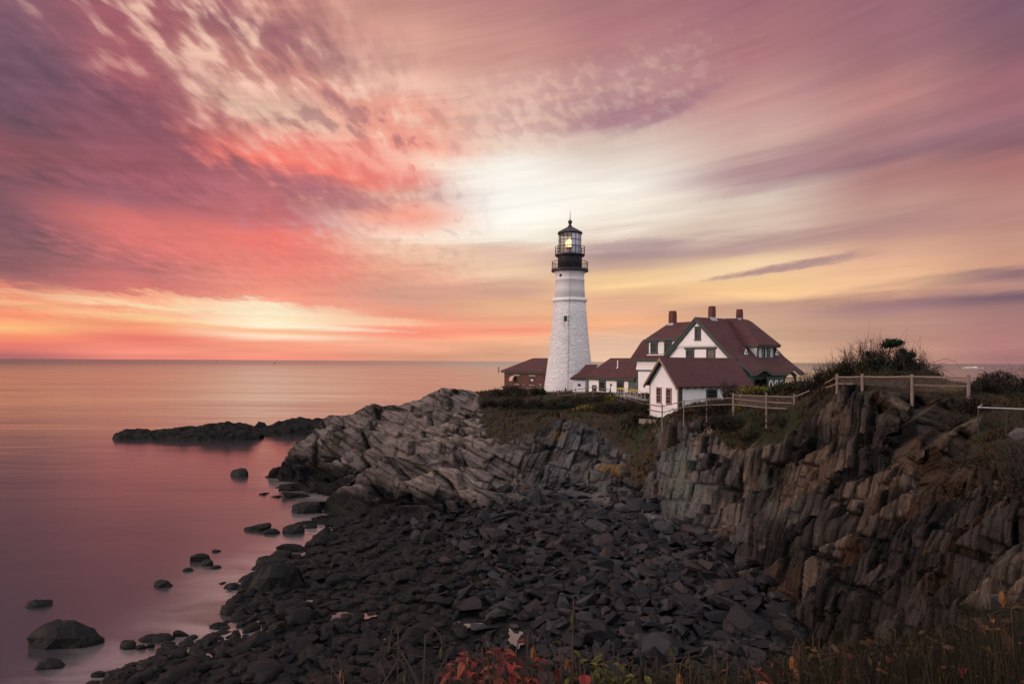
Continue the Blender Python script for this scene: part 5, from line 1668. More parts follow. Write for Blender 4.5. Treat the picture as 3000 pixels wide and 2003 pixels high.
# ================================================================ BUOYS AND BOAT
def buoy(px, py, h, label):
    b = P(px, py, None, 0)
    t = thing('buoy', (b[0], b[1], 0), label, 'buoy', 'navigation buoys')
    c = (b[0], b[1])
    mb = MB(); mb.lathe(c, [(h * .20, -.3), (h * .24, h * .05), (h * .22, h * .16), (h * .07, h * .2)], 14); mb.build('float', M_black, t)
    mb = MB()
    for i in range(4):
        a = math.pi / 2 * i
        mb.tube([(c[0] + h * .15 * math.cos(a), c[1] + h * .15 * math.sin(a), h * .16), (c[0] + h * .06 * math.cos(a), c[1] + h * .06 * math.sin(a), h * .75)], h * .018, 5)
    mb.build('tower', M_black, t)
    mb = MB(); mb.lathe(c, [(h * .13, h * .55), (h * .15, h * .62), (h * .15, h * .9), (h * .05, h)], 10); mb.build('head', M_black, t)


buoy(1461, 1087, 6.2, 'nearest black buoy on the sea left of the brick building')
buoy(805, 1067, 7.5, 'small dark buoy just below the horizon, right one of the two at left')
buoy(635, 1060.5, 10, 'tiny dark buoy on the horizon, left one of the two at left')
buoy(2371, 1071, 9, 'tiny buoy at the horizon right of the house roof')
bb = P(2850, 1079, None, 0)
bt = thing('boat', (bb[0], bb[1], 0), 'long low white boat standing in for a light streak far out on the sea at right', 'boat')
x0, y0 = bb[0], bb[1]
mb = MB()
hull = [(-32, 0), (-30, 3), (28, 3), (34, 4), (30, -2), (-30, -2)]
sec = [(x0 - 31, -3.5, 3.5), (x0 - 10, -4.5, 4.5), (x0 + 15, -4.5, 4.5), (x0 + 27, -2.5, 2.5), (x0 + 34, -.1, .1)]
for (xa, l0, l1), (xb_, m0, m1) in zip(sec[:-1], sec[1:]):
    mb.hexa([(xa, y0 + l0 * .7, -.5), (xb_, y0 + m0 * .7, -.5), (xb_, y0 + m1 * .7, -.5), (xa, y0 + l1 * .7, -.5), (xa, y0 + l0, 2.2), (xb_, y0 + m0, 2.4), (xb_, y0 + m1, 2.4), (xa, y0 + l1, 2.2)])
M_boat = mat('boat_streak_white', (.85, .80, .68), .4)  # bright hull colour stands in for the boat's light streak
hu = mb.build('hull', M_boat, bt)
mb = MB(); fq = Frame((x0, y0), (1, 0), (0, -1)); fq.box(mb, -22, 14, 2.3, 4.4, -3, 3); fq.box(mb, 2, 11, 4.4, 5.8, -2, 2); mb.build('cabin', M_boat, bt)

# ================================================================ ROCKS IN THE WATER, REEFS, POOLS
rr = random.Random(21)


def water_rock(px, py, w, h, label, seed=None, Y=None, cat='rock'):
    """px,py: middle of the waterline; w,h: size in photo pixels"""
    x, y, _ = P(px, py, None, 0) if Y is None else P(px, py, Y)
    W = w * y / 2000.0; Hh = h * y / 2000.0
    sd = seed or rr.randrange(9999)
    me_ = rock_mesh('sea_rock', (W * 1.12, W * rr.uniform(.45, .65), Hh * 1.7), sd, 15, 4, .0)
    vv = np.empty(len(me_.vertices) * 3, np.float32); me_.vertices.foreach_get('co', vv); vv = vv.reshape(-1, 3).astype(float)
    sc_ = 2.6 / max(W, 1.2)
    vv[:, 2] += .22 * Hh * (vv[:, 0] / W) * 1.4 * rr.choice((-1, 1, 1))
    nn = fbm(vv[:, 0] * sc_ + sd, vv[:, 1] * sc_, vv[:, 2] * sc_, 5, 7, .6)[:, None]
    vv = vv * (1 + .16 * nn) + .03 * W * np.stack([fbm(vv[:, 0] * 4 + 9, vv[:, 1] * 4, vv[:, 2] * 4, 3, 8)] * 3, -1)
    me_.vertices.foreach_set('co', vv.astype(np.float32).ravel()); me_.update()
    me_.materials.append(M_wd)
    o = bpy.data.objects.new('sea_rock', me_)
    o.location = (x, y + W * .2, -.02 * Hh)
    o.rotation_euler = (R(rr.uniform(-5, 5)), R(rr.uniform(-5, 5)), R(rr.uniform(-12, 12)))
    COL.objects.link(o)
    return tag(o, label, cat, 'dark rocks standing in the water')


for a in [
    (698, 1394, 50, 24, 'small pointed black rock alone in the pink water between the reef and the headland'),
    (893, 1502, 78, 32, 'black wedge rock in the water just left of the lower ledge tip'),
    (749, 1554, 72, 18, 'low flat rock farthest left in the row below the lower ledge'),
    (795, 1563, 44, 16, 'small rounded rock second from left in the row below the lower ledge'),
    (853, 1563, 60, 27, 'blocky rock third from left in the row below the lower ledge'),
    (905, 1548, 36, 16, 'small rock right of the blocky rock, touching the ledge shadow'),
    (942, 1597, 98, 60, 'big dark boulder at the shore beside the row of rocks'),
    (850, 1616, 84, 28, 'flat-topped rock in the water left of the big shore boulder'),
    (632, 1616, 22, 6, 'tiny rock barely breaking the surface above the pair of peaked rocks'),
    (583, 1645, 50, 26, 'dark peaked rock, left of the touching pair in the open water'),
    (600, 1656, 50, 20, 'dark peaked rock, right of the touching pair in the open water'),
    (548, 1672, 30, 10, 'small wedge rock left below the touching pair'),
    (628, 1665, 30, 9, 'small low rock right below the touching pair'),
    (475, 1718, 52, 26, 'smooth dome rock alone in the middle of the dim water'),
    (107, 1776, 66, 15, 'long low rock near the left edge above the big one'),
    (178, 1895, 195, 82, 'biggest dark rock of the near water by the left edge'),
    (140, 1958, 78, 26, 'long rock in the corner below the biggest left rock'),
    (370, 1900, 46, 28, 'lumpy weedy rock at the left end of the low chain'),
    (405, 1902, 34, 16, 'small weedy rock in the low chain beside the lumpy one'),
    (445, 1878, 96, 20, 'long weedy rock at the top of the low chain'),
    (437, 1896, 24, 15, 'little weedy rock under the long one in the low chain'),
    (528, 1864, 40, 22, 'slanted rock right of the low chain'),
    (488, 1893, 38, 14, 'flat little rock below the slanted one'),
    (590, 1895, 52, 20, 'rounded rock between the low chain and the shore'),
    (606, 1904, 36, 12, 'small flat rock touching the shore stones'),
    (440, 1936, 32, 14, 'small half sunk rock left of the shore stones'),
    (390, 1952, 40, 12, 'flat half sunk rock farther down left of the shore stones'),
    (293, 1983, 52, 14, 'low rock by the bottom edge left of the shore'),
    (754, 1895, 80, 45, 'blocky dark rock at the inner corner of the little bay'),
    (812, 1858, 52, 40, 'dark rock on the right rim of the little bay'),
    (650, 1922, 62, 32, 'domed rock on the lower rim of the little bay'),
    (782, 1738, 165, 108, 'great dark block boulder jutting into the water at the cove shore'),
    (800, 1655, 105, 24, 'long weedy stone behind the great block boulder'),
]:
    water_rock(*a)


def reef(name, prof, basey, Y, depth, label):
    """rugged low ledge: profile of crest heights along the water"""
    n = 150; m = 34
    pxs = np.linspace(prof[0][0], prof[-1][0], n)
    tp = np.interp(pxs, [p[0] for p in prof], [p[1] for p in prof])
    by_ = np.interp(pxs, [prof[0][0], prof[-1][0]], basey)
    hz_ = (by_ - tp) / 2000 * Y
    x = (pxs - 1500) / 2000 * Y
    t = np.linspace(-1, 1, m)
    X = np.repeat(x[:, None], m, 1); T = np.repeat(t[None], n, 0)
    endt = np.clip(np.minimum(np.arange(n), n - 1 - np.arange(n)) / 10.0, 0, 1)[:, None] ** .5
    Yy = Y + T * depth * (.35 + .65 * endt)
    prof_ = (1 - np.abs(T) ** 2.2)
    nz_ = fbm(X * .5, Yy * .9, X * 0, 4, 15)
    Zz = hz_[:, None] * prof_ * (1 + .25 * nz_) * 1.04 + .25 * nz_ * prof_ - .35 * (np.abs(T) > .93)
    X2 = X.copy(); Y2 = Yy.copy(); Z2 = Zz.copy()
    mv, qd, r3, ck = snap(X2, Y2, Z2, (.30, -.30, .90), (.9, .15, -.4), (.1, .97, -.2), .7, 2.6, 1.1, 321, .05)
    kk = np.clip(Zz / .5, 0, 1) * .8
    X2 += qd[0] * mv * kk; Y2 += qd[1] * mv * kk; Z2 += qd[2] * mv * kk
    V = np.stack([X2, Y2, Z2], -1).reshape(-1, 3)
    i_ = np.arange(n * m).reshape(n, m)
    F = np.stack([i_[:-1, :-1], i_[1:, :-1], i_[1:, 1:], i_[:-1, 1:]], -1).reshape(-1, 4)
    n1_ = fbm(X * .8, Yy, Zz * 2, 4, 19).reshape(-1)
    c_ = np.array([.011, .0105, .011])[None] * (1 + .5 * n1_[:, None]) + sm(n1_, .12, .4)[:, None] * np.array([.014, .010, .003])[None]
    o = mk(name, V, F, M_rock, colors=c_)
    tag(o, label, 'reef')


reef('reef', [(346, 1280), (362, 1264), (426, 1261), (443, 1267), (468, 1258), (536, 1251), (596, 1248), (606, 1240), (650, 1236), (700, 1233), (735, 1238), (752, 1254), (768, 1266)], (1283, 1275), 131, 4.2, 'long low black reef lying left of the headland')
reef('reef', [(750, 1266), (788, 1249), (830, 1236), (851, 1227), (900, 1227), (940, 1229), (975, 1236)], (1265, 1263), 142, 5, 'shorter dark reef between the long reef and the headland')
reef('reef', [(750, 1250), (760, 1239), (772, 1240), (781, 1250)], (1252, 1252), 152, 1.6, 'small rock hump in the gap between the two reefs')
reef('reef', [(762, 1276), (790, 1271), (822, 1275)], (1277, 1277), 136, 1.2, 'thin flat rock sliver in front of the right reef')

M_pool = mat('still_pool_water', (.03, .028, .03), .03, spec=.5)
M_pool.node_tree.nodes['Principled BSDF'].inputs['IOR'].default_value = 2.3
prg = random.Random(4)
for (px, py, w, h, lb) in [
    (995, 1808, 50, 34, 'bright tide pool shaped like a wedge, left of the middle'),
    (1068, 1744, 40, 9, 'thin bright tide pool slit high on the weedy shore'),
    (1072, 1804, 42, 13, 'small bright tide pool right of the wedge one'),
    (905, 1760, 26, 6, 'tiny bright pool among the weed near the bay'),
    (1003, 1897, 20, 22, 'small upright tide pool above the dry twigs'),
    (1137, 1873, 24, 7, 'tiny pool glint in the middle of the weedy shore'),
    (1372, 1826, 66, 26, 'ragged bright tide pool, left of the two in the middle pebbles'),
    (1438, 1834, 50, 9, 'narrow glint reaching right from the ragged pool'),
    (1512, 1862, 46, 66, 'tall bright tide pool, right of the two in the middle pebbles'),
    (1065, 1962, 34, 12, 'small pool behind the twigs at the bottom'),
    (1025, 1993, 36, 18, 'pale pool at the bottom edge behind the twigs'),
]:
    x, y, z_ = P(px, py, None, .5)
    for _ in range(4):
        z_ = H1(x, y) + .12; x, y, z_ = P(px, py, None, z_)
    W = w * 1.2 * y / 2000 / 2; D2 = 1.1 * h * y / 2000 / 2 / ((15 - z_) / y)
    pts = []
    sd = prg.uniform(0, 50)
    for i in range(90):
        a = 2 * math.pi * i / 90
        r_ = 1 + .42 * mnoise.fractal(Vector((math.cos(a) * 1.2 + sd, math.sin(a) * 1.2, sd)), .6, 2.0, 7)
        r_ = max(.25, r_)
        pts.append((x + W * r_ * math.cos(a), y + D2 * r_ * math.sin(a), z_))
    V = pts + [(x, y, z_)]
    F = [[i, (i + 1) % 90, 90] for i in range(90)]
    o = mk('tide_pool', V, F, M_pool)
    tag(o, lb, 'tide pool', 'tide pools on the shore')

# ================================================================ PLANTS
def leaf_build(q, t, b, pos, base):
    return base
M_leaf = mat('leaves', rough=.7, spec=.15, vcol=True)
M_twig = mat('bare_twigs', (.045, .034, .030), .85, spec=.1, noise=.4, nscale=12)
nr = np.random.default_rng(77)
PAL = {
    'green': [(.022, .036, .012), (.036, .052, .016), (.014, .024, .009)],
    'juniper': [(.010, .022, .012), (.016, .030, .014), (.008, .015, .008)],
    'olive': [(.050, .048, .014), (.030, .034, .012), (.075, .062, .018)],
    'yellow': [(.200, .145, .020), (.125, .100, .020), (.060, .062, .018), (.26, .18, .03)],
    'yellowgreen': [(.105, .115, .018), (.060, .075, .018), (.16, .14, .02)],
    'brown': [(.052, .034, .020), (.075, .045, .022), (.030, .022, .015), (.040, .042, .016)],
    'dark': [(.020, .017, .013), (.030, .022, .015), (.016, .018, .010), (.045, .028, .016)],
    'rust': [(.095, .045, .020), (.060, .033, .018), (.120, .060, .025)],
    'red': [(.26, .035, .028), (.17, .026, .024), (.30, .075, .045), (.10, .020, .018)],
    'orange': [(.30, .13, .045), (.20, .085, .035)],
}


def pick(pal, n, var=.3):
    p = np.array(PAL[pal]); c_ = p[nr.integers(0, len(p), n)]
    return c_ * (1 + nr.uniform(-var, var, (n, 1)))


def leafquads(cen, size, cols_, elong=1.6, up=0.0):
    """diamond leaves at the centres, random facing"""
    n = len(cen)
    a = unit(nr.normal(size=(n, 3)) + np.array([0, 0, up]))
    b_ = unit(np.cross(a, nr.normal(size=(n, 3))))
    s = np.asarray(size).reshape(-1, 1) * nr.uniform(.6, 1.3, (n, 1))
    V = np.stack([cen - a * s * .5 * elong, cen + b_ * s * .36, cen + a * s * .5 * elong, cen - b_ * s * .36], 1)
    F = np.arange(n * 4).reshape(n, 4)
    return V.reshape(-1, 3), F, np.repeat(cols_, 4, 0)


def shrub(px, Y, w, h, pal, label, cat='shrub', n=900, leaf=.10, group='shrubs on the headland', twig=10, name='shrub', dep=None, dz=0.0, spiky=0.0, base_py=None):
    x = (px - 1500) / 2000 * Y
    z0 = H1(x, Y) - .12 + dz
    if base_py: z0 = P(px, base_py, Y)[2]
    dep = dep or w * .7
    t = thing(name, (x, Y, z0), label, cat, group)
    nl_ = max(5, int(6 + w * 1.6))
    lobes = []
    for i in range(nl_):
        fx = nr.uniform(-.42, .42)
        hh = (1 - (abs(fx) * 1.9) ** 2.2)
        lobes.append((x + fx * w, Y + nr.uniform(-.35, .35) * dep, z0 + h * nr.uniform(.35, .68) * max(.35, hh), nr.uniform(.14, .26) * w, nr.uniform(.2, .34) * h))
    lb = nr.integers(0, nl_, n)
    L_ = np.array(lobes)[lb]
    d_ = unit(nr.normal(size=(n, 3))) * nr.uniform(.45, 1.08, (n, 1))
    cen = L_[:, :3] + d_ * np.stack([L_[:, 3], L_[:, 3] * .8, L_[:, 4]], -1)
    cen[:, 2] = np.maximum(cen[:, 2], z0 + .02)
    colr = (.9 if pal.startswith('yellow') else .62) * pick(pal, n) * (nr.uniform(.75, 1.25, nl_)[lb])[:, None]
    V, F, C_ = leafquads(cen, leaf, colr, 1.7)
    mk('foliage', V, F, M_leaf, t, colors=C_)
    mb = MB()
    for i in range(twig):
        fx = nr.uniform(-.4, .4)
        b0 = Vector((x + fx * w * .5, Y + nr.uniform(-.2, .2) * dep, z0))
        e0 = Vector((x + fx * w * (1.0 + spiky * .3), Y + nr.uniform(-.35, .35) * dep, z0 + h * nr.uniform(.75, 1.12 + spiky)))
        m0 = b0.lerp(e0, .5) + Vector((nr.normal() * .08 * w, nr.normal() * .08 * w, .1 * h))
        mb.tube([b0, m0, e0], [.028, .016, .006], 4, caps=False)
        for k in range(4):
            s_ = m0.lerp(e0, nr.uniform(0, .9))
            mb.tube([s_, s_ + Vector((nr.normal() * .16 * w, nr.normal() * .12 * w, abs(nr.normal()) * .22 * h))], [.010, .004], 3, caps=False)
    mb.build('branches', M_twig, t)
    return t


SH = [
    (1578, 96.5, 2.5, 1.55, 'green', 'rounded dark green bush at the left foot of the lighthouse', 1500, .13, 8),
    (1508, 97, 3.6, 1.9, 'brown', 'large brown-green bush in front of the brick building', 1800, .14, 16),
    (1462, 97.5, 2.4, 1.3, 'brown', 'low brown bush left of the large one before the brick building', 900, .13, 12),
    (1440, 92, 2.8, 1.2, 'dark', 'dark scrub on the slope above the pale headland rock', 900, .14, 12),
    (1510, 89, 4.2, 1.9, 'dark', 'dark brown scrub spilling down between the headland and the middle cliff', 1700, .15, 18),
    (1565, 87, 3.4, 1.6, 'dark', 'dark scrub under the round green bush above the pale slabs', 1200, .15, 14),
    (1665, 84, 5.6, .95, 'juniper', 'low spreading dark juniper below the lighthouse', 2600, .13, 10),
    (1650, 90, 3.6, 1.1, 'olive', 'olive weeds between the juniper and the lighthouse fence', 1100, .13, 12),
    (1715, 87, 4.0, 1.2, 'brown', 'brown weeds at the fence in front of the low wing', 1200, .13, 16),
    (1762, 85, 3.0, 1.1, 'brown', 'reddish brown weeds beside the leaning marker post', 900, .13, 16),
    (1787, 83.5, 1.7, 1.05, 'yellowgreen', 'small bright yellow-green bush by the fence corner near the ramp', 800, .12, 4),
    (1722, 79, 3.4, .8, 'yellow', 'yellow weeds on the slope right of the juniper', 800, .12, 6),
    (1770, 79, 3.8, .9, 'olive', 'olive scrub on the slope below the marker post', 900, .13, 10),
    (1845, 73.5, 3.6, 1.25, 'dark', 'tall dark dead weeds below the ramp', 1200, .12, 40),
    (1905, 69.5, 3.2, 1.15, 'dark', 'tall dark dead weeds left of the small house corner', 1100, .12, 40),
    (1800, 74, 4.2, 1.2, 'dark', 'dark scrub above the orange lichened rocks', 1300, .14, 16),
    (1862, 67.5, 3.0, 1.3, 'brown', 'brown scrub above the concrete retaining wall', 900, .13, 14),
    (2010, 61.2, 3.0, .7, 'rust', 'reddish low weeds at the corner of the small house', 700, .11, 14),
    (2060, 60, 2.8, .9, 'brown', 'brown weeds under the long wall of the small house', 700, .11, 18),
    (2110, 58.5, 3.0, 1.5, 'dark', 'dark tangled bush at the fence below the small window', 1300, .12, 30),
    (2135, 61, 1.9, 1.5, 'rust', 'bare pinkish twiggy bush at the right end of the small house', 120, .08, 60),
    (2130, 55.5, 3.8, 1.5, 'dark', 'dark brown thicket hanging over the cliff edge below the fence', 1700, .12, 22),
    (2172, 62.5, 2.6, 1.45, 'yellow', 'bright yellow bush at the right end of the small house roof', 1500, .11, 6),
    (2215, 63.5, 2.4, 1.25, 'yellow', 'second yellow bush, just left of the big porch arch', 1300, .11, 6),
    (2172, 57.5, 1.7, 1.3, 'yellow', 'small yellow bush behind the left post of the three-rail fence', 800, .10, 6),
    (2275, 62, 3.0, 1.0, 'yellowgreen', 'low green-yellow bush under the oval porch windows', 1300, .11, 6),
    (2325, 60, 3.2, 1.15, 'green', 'green bush right of the porch below the thin fence', 1300, .11, 8),
    (2355, 56, 2.8, 1.1, 'olive', 'olive bush where the three-rail fence climbs', 1100, .11, 10),
    (2200, 52, 3.4, .8, 'brown', 'brown dead grass clump under the three-rail fence', 900, .10, 16),
    (2285, 48.3, 2.4, .7, 'brown', 'brown clump at the right end of the three-rail fence', 700, .10, 14),
    (2380, 50, 2.2, 1.5, 'dark', 'dark bare thicket right of the rising fence rail', 900, .09, 44),
    (2420, 49, 2.2, 1.8, 'dark', 'dark thicket left of the upper fence', 1200, .09, 44),
    (2462, 48, 2.2, 2.0, 'olive', 'leafy thicket behind the first post of the upper fence', 1400, .09, 36),
    (2510, 47.5, 2.6, 2.2, 'dark', 'tall dark thicket left of the little tree', 1700, .09, 50),
    (2560, 47, 2.4, 2.6, 'olive', 'olive thicket rising beside the little tree', 1900, .09, 40),
    (2612, 47, 2.6, 2.5, 'dark', 'dark thicket under the little tree', 1900, .09, 46),
    (2665, 46.5, 2.5, 2.2, 'dark', 'dark thicket right of the little tree', 1700, .09, 50),
    (2712, 46, 2.2, 1.6, 'brown', 'brown bare thicket at the right end of the hedge', 900, .09, 54),
    (2600, 42.5, 3.4, .95, 'olive', 'green-yellow bush behind the wire mesh of the upper fence', 1500, .08, 10),
    (2690, 41.5, 2.6, .95, 'olive', 'olive bush behind the upper fence right of the middle post', 1200, .08, 10),
    (2770, 40.5, 2.4, .75, 'yellow', 'yellowish bush behind the upper fence near the thick end post', 1000, .07, 8),
    (2852, 39, 1.3, 1.1, 'green', 'green bush just right of the thick end post', 800, .07, 8),
    (2850, 34.3, 1.6, 1.0, 'dark', 'dark brush below the thick end post', 1300, .08, 18),
    (2815, 32.5, 1.6, 1.0, 'dark', 'dark brush right of the layered ledges', 900, .07, 14),
    (2935, 52, 4.2, 1.7, 'dark', 'dark bush mass behind the cable railing', 2200, .11, 14),
    (3010, 50, 4.2, 2.0, 'dark', 'dark bush mass at the right edge behind the railing', 2200, .11, 14),
    (2885, 47, 2.2, 1.2, 'dark', 'low dark bush between the fence end and the railing', 900, .10, 10),
    (2965, 25.5, 1.9, 1.1, 'brown', 'brown twiggy bush at the right edge below the railing', 1200, .06, 34),
    (3010, 22, 2.0, 1.3, 'dark', 'dark twiggy bush at the right edge of the grass slope', 1400, .06, 34),
    (2905, 27.5, 1.7, .45, 'rust', 'rust brown grass tuft below the cable railing', 900, .06, 10),
    (2840, 28.5, 1.8, .4, 'brown', 'brown grass tuft on the slope right of the layered ledges', 900, .06, 10),
]
for (px, Y, w, h, pal, lb, n, lf, tw) in SH:
    shrub(px, Y, w, h, pal, lb, n=int(n * (1.8 if 2370 < px < 2730 and Y > 45 else 1.15)), leaf=lf, twig=tw, spiky=.10 if tw > 30 else 0)

# the little wind-bent tree
tx, tY = (2592 - 1500) / 2000 * 46.5, 46.5
tz0 = H1(tx, tY)
tree = thing('juniper_tree', (tx, tY, tz0), 'small wind-bent dark juniper tree rising above the hedge at right', 'tree')


def tp(px, py, dy=0.0): return Vector(P(px, py, tY + dy))


mb = MB()
limbs = [([tp(2588, 1120), tp(2592, 1080), tp(2602, 1040), tp(2612, 1012), tp(2618, 1000)], [.11, .085, .06, .035, .015]),
         ([tp(2594, 1078), tp(2620, 1055), tp(2640, 1038), tp(2655, 1028)], [.06, .045, .03, .012]),
         ([tp(2590, 1085), tp(2572, 1060), tp(2555, 1046), tp(2546, 1036)], [.05, .035, .02, .01]),
         ([tp(2600, 1045), tp(2585, 1022), tp(2574, 1008)], [.03, .018, .006]), ([tp(2608, 1020), tp(2628, 1012), tp(2640, 1004)], [.03, .02, .008])]
for pts, rs in limbs: mb.tube(pts, rs, 6)
for i in range(70):
    pts, rs = limbs[nr.integers(0, len(limbs))]
    k = nr.integers(0, len(pts) - 1)
    s_ = pts[k].lerp(pts[k + 1], nr.uniform(0, 1))
    e_ = s_ + Vector((nr.normal() * .32, nr.normal() * .2, abs(nr.normal()) * .3 + .05))
    mb.tube([s_, s_.lerp(e_, .5) + Vector((0, 0, .05)), e_], [.012, .008, .003], 3, caps=False)
mb.build('trunk', M_twig, tree)
for (px, py, wx, wz, n) in ((2612, 1006, .50, .24, 1300), (2632, 1004, .28, .17, 500), (2596, 1012, .18, .14, 260), (2650, 1052, .42, .50, 1500), (2668, 1040, .30, .20, 500), (2645, 1030, .2, .18, 300), (2543, 1036, .16, .14, 260), (2560, 1062, .3, .26, 450), (2600, 1075, .5, .36, 900)):
    c_ = np.array(tp(px, py, nr.uniform(-.2, .2)))
    d_ = unit(nr.normal(size=(n, 3))) * nr.uniform(.15, 1.25, (n, 1))
    cen = c_ + d_ * np.array([wx, wx * .8, wz]) * (1 + .35 * fbm(d_[:, 0] * 3 + px, d_[:, 1] * 3, d_[:, 2] * 3, 2, 9))[:, None] + .04 * nr.normal(size=(n, 3))
    V, F, C_ = leafquads(cen, .085, pick('juniper', n), 2.2)
    mk('crown', V, F, M_leaf, tree, colors=C_)
# arching bare canes right of the hedge
for i, (pts, lb) in enumerate([([(2700, 1100), (2735, 1062), (2770, 1050), (2800, 1060), (2812, 1078)], 'long bare cane arching over right of the hedge'),
                               ([(2690, 1095), (2712, 1070), (2745, 1068), (2790, 1098), (2832, 1115)], 'lower bare cane bending down towards the fence end')]):
    w_ = [Vector(P(p[0], p[1], 45)) for p in pts]
    t = thing('bare_cane', tuple(w_[0] - Vector((0, 0, 1.0))), lb, 'branch')
    mb = MB(); mb.tube([w_[0] - Vector((.1, 0, 1.0))] + w_, [.02, .02, .016, .012, .009, .005], 4)
    for k in range(5):
        s_ = w_[1].lerp(w_[3], nr.uniform(0, 1)); mb.tube([s_, s_ + Vector((nr.normal() * .3, 0, -.2 + nr.normal() * .3))], [.008, .003], 3, caps=False)
    mb.build('stem', M_twig, t)

# ---------------------------------------------------------------- ground cover
n = 420000
k = nr.uniform(1330, 3350, n); Yg = 14 * (108 / 14) ** nr.uniform(0, 1, n)
X = (k - 1500) / 2000 * Yg
zg = H(X, Yg)
rmg, nzg = rockmask(X, Yg, zg)
pyg = 1058 - (zg - 15) / Yg * 2000
# not under the buildings or on the paved yard
bld = ((Yg - 75) > (X - 20.4) * -1.64 - 0) & (Yg > 66) & (X > 8) & (X < 44)
sh_in = (X > 14) & (X < 23.5) & (Yg > 64.3) & (Yg < 72)
ok = (zg > 4.0) & (rmg < nr.uniform(.15, .75, n)) & (~sh_in) & (~(bld & (pyg < 1150) & (k < 2250))) & (pyg < 1420)
ok &= nr.uniform(0, 1, n) < np.where(Yg > 60, .40, .55)
X, Yg, zg, k = X[ok], Yg[ok], zg[ok], k[ok]
m = len(X)
hh = nr.uniform(.10, .34, m) * (1 + .8 * sm(fbm(X * .5, Yg * .5, X * 0, 3, 8), 0, .5)) * np.clip(Yg / 60, .45, 1)
lean = nr.normal(0, .35, (m, 2))
wd = hh * nr.uniform(.10, .32, m)
th_ = nr.uniform(0, np.pi, m)
base0 = np.stack([X, Yg, zg - .03], -1)
sd_ = np.stack([np.cos(th_) * wd, np.sin(th_) * wd, 0 * wd], -1)
tip = base0 + np.stack([lean[:, 0] * hh, lean[:, 1] * hh, hh], -1)
V = np.stack([base0 - sd_, base0 + sd_, tip], 1).reshape(-1, 3)
cn = fbm(X * .25, Yg * .25, X * 0, 4, 12)
gcol = pick('brown', m, .4)
GK = .62
gcol = np.where((cn > .22)[:, None], pick('olive', m, .4) * .8, gcol)
gcol = np.where((cn < -.18)[:, None], pick('dark', m, .4), gcol)
rust_ = (k > 2780) & (Yg < 40) & (nr.uniform(0, 1, m) < .7)
gcol = np.where(rust_[:, None], pick('rust', m, .4) * .75, gcol)
gr = mk('dry_grass', V, np.arange(m * 3).reshape(m, 3), M_leaf, colors=np.repeat(gcol * GK, 3, 0))
tag(gr, 'brown and olive autumn grass and weeds covering the headland slopes', 'grass', kind='stuff')

# tufts clinging to the cliff
n = 60000
k = nr.uniform(1400, 3300, n); Yg = 14 * (84 / 14) ** nr.uniform(0, 1, n)
X = (k - 1500) / 2000 * Yg; zg = H(X, Yg)
rmg, _ = rockmask(X, Yg, zg)
cl = fbm(X * .45, Yg * .45, zg * .7, 4, 44)
ok = (zg > 4.2) & (rmg > .4) & (cl > .20) & (k > 1480 + 60 * nr.normal(size=n))
X, Yg, zg = X[ok], Yg[ok], zg[ok]; m = len(X)
cen = np.stack([X, Yg, zg], -1) + nr.normal(0, .16, (m, 3)) + np.array([-.15, -.25, .12])
V, F, C_ = leafquads(cen, np.clip(Yg / 60, .35, 1) * .16, pick('brown', m, .4) * .6, 2.0, .6)
o = mk('cliff_weeds', V, F, M_leaf, colors=C_)
tag(o, 'brown weeds clinging to cracks of the cliff', 'weeds', kind='stuff')

# ================================================================ PLANTS AT THE VIEWER'S FEET
def leaf_shape(mb_v, mb_f, mb_c, base, dirv, L_, wd_, col, droop=.3, n=5):
    """a folded pointed leaf with a curved midrib"""
    d_ = Vector(dirv).normalized()
    side = d_.cross(Vector((0, 0, 1)))
    if side.length < .1: side = Vector((1, 0, 0))
    side.normalize()
    up = side.cross(d_)
    o0 = len(mb_v)
    p = Vector(base)
    for i in range(n + 1):
        t = i / n
        wv = wd_ * math.sin(math.pi * min(1, t * .92 + .06)) ** .8
        c_ = p + Vector((0, 0, -droop * L_ * t * t))
        mb_v.append(tuple(c_ - side * wv + up * wv * .35)); mb_v.append(tuple(c_)); mb_v.append(tuple(c_ + side * wv + up * wv * .35))
        k_ = .75 + .5 * random.random()
        for s_ in (1.0, .7, 1.1): mb_c.append((col[0] * k_ * s_, col[1] * k_ * s_, col[2] * k_ * s_))
        p = p + d_ * (L_ / n)
    for i in range(n):
        a = o0 + i * 3
        mb_f.append([a, a + 1, a + 4, a + 3]); mb_f.append([a + 1, a + 2, a + 5, a + 4])


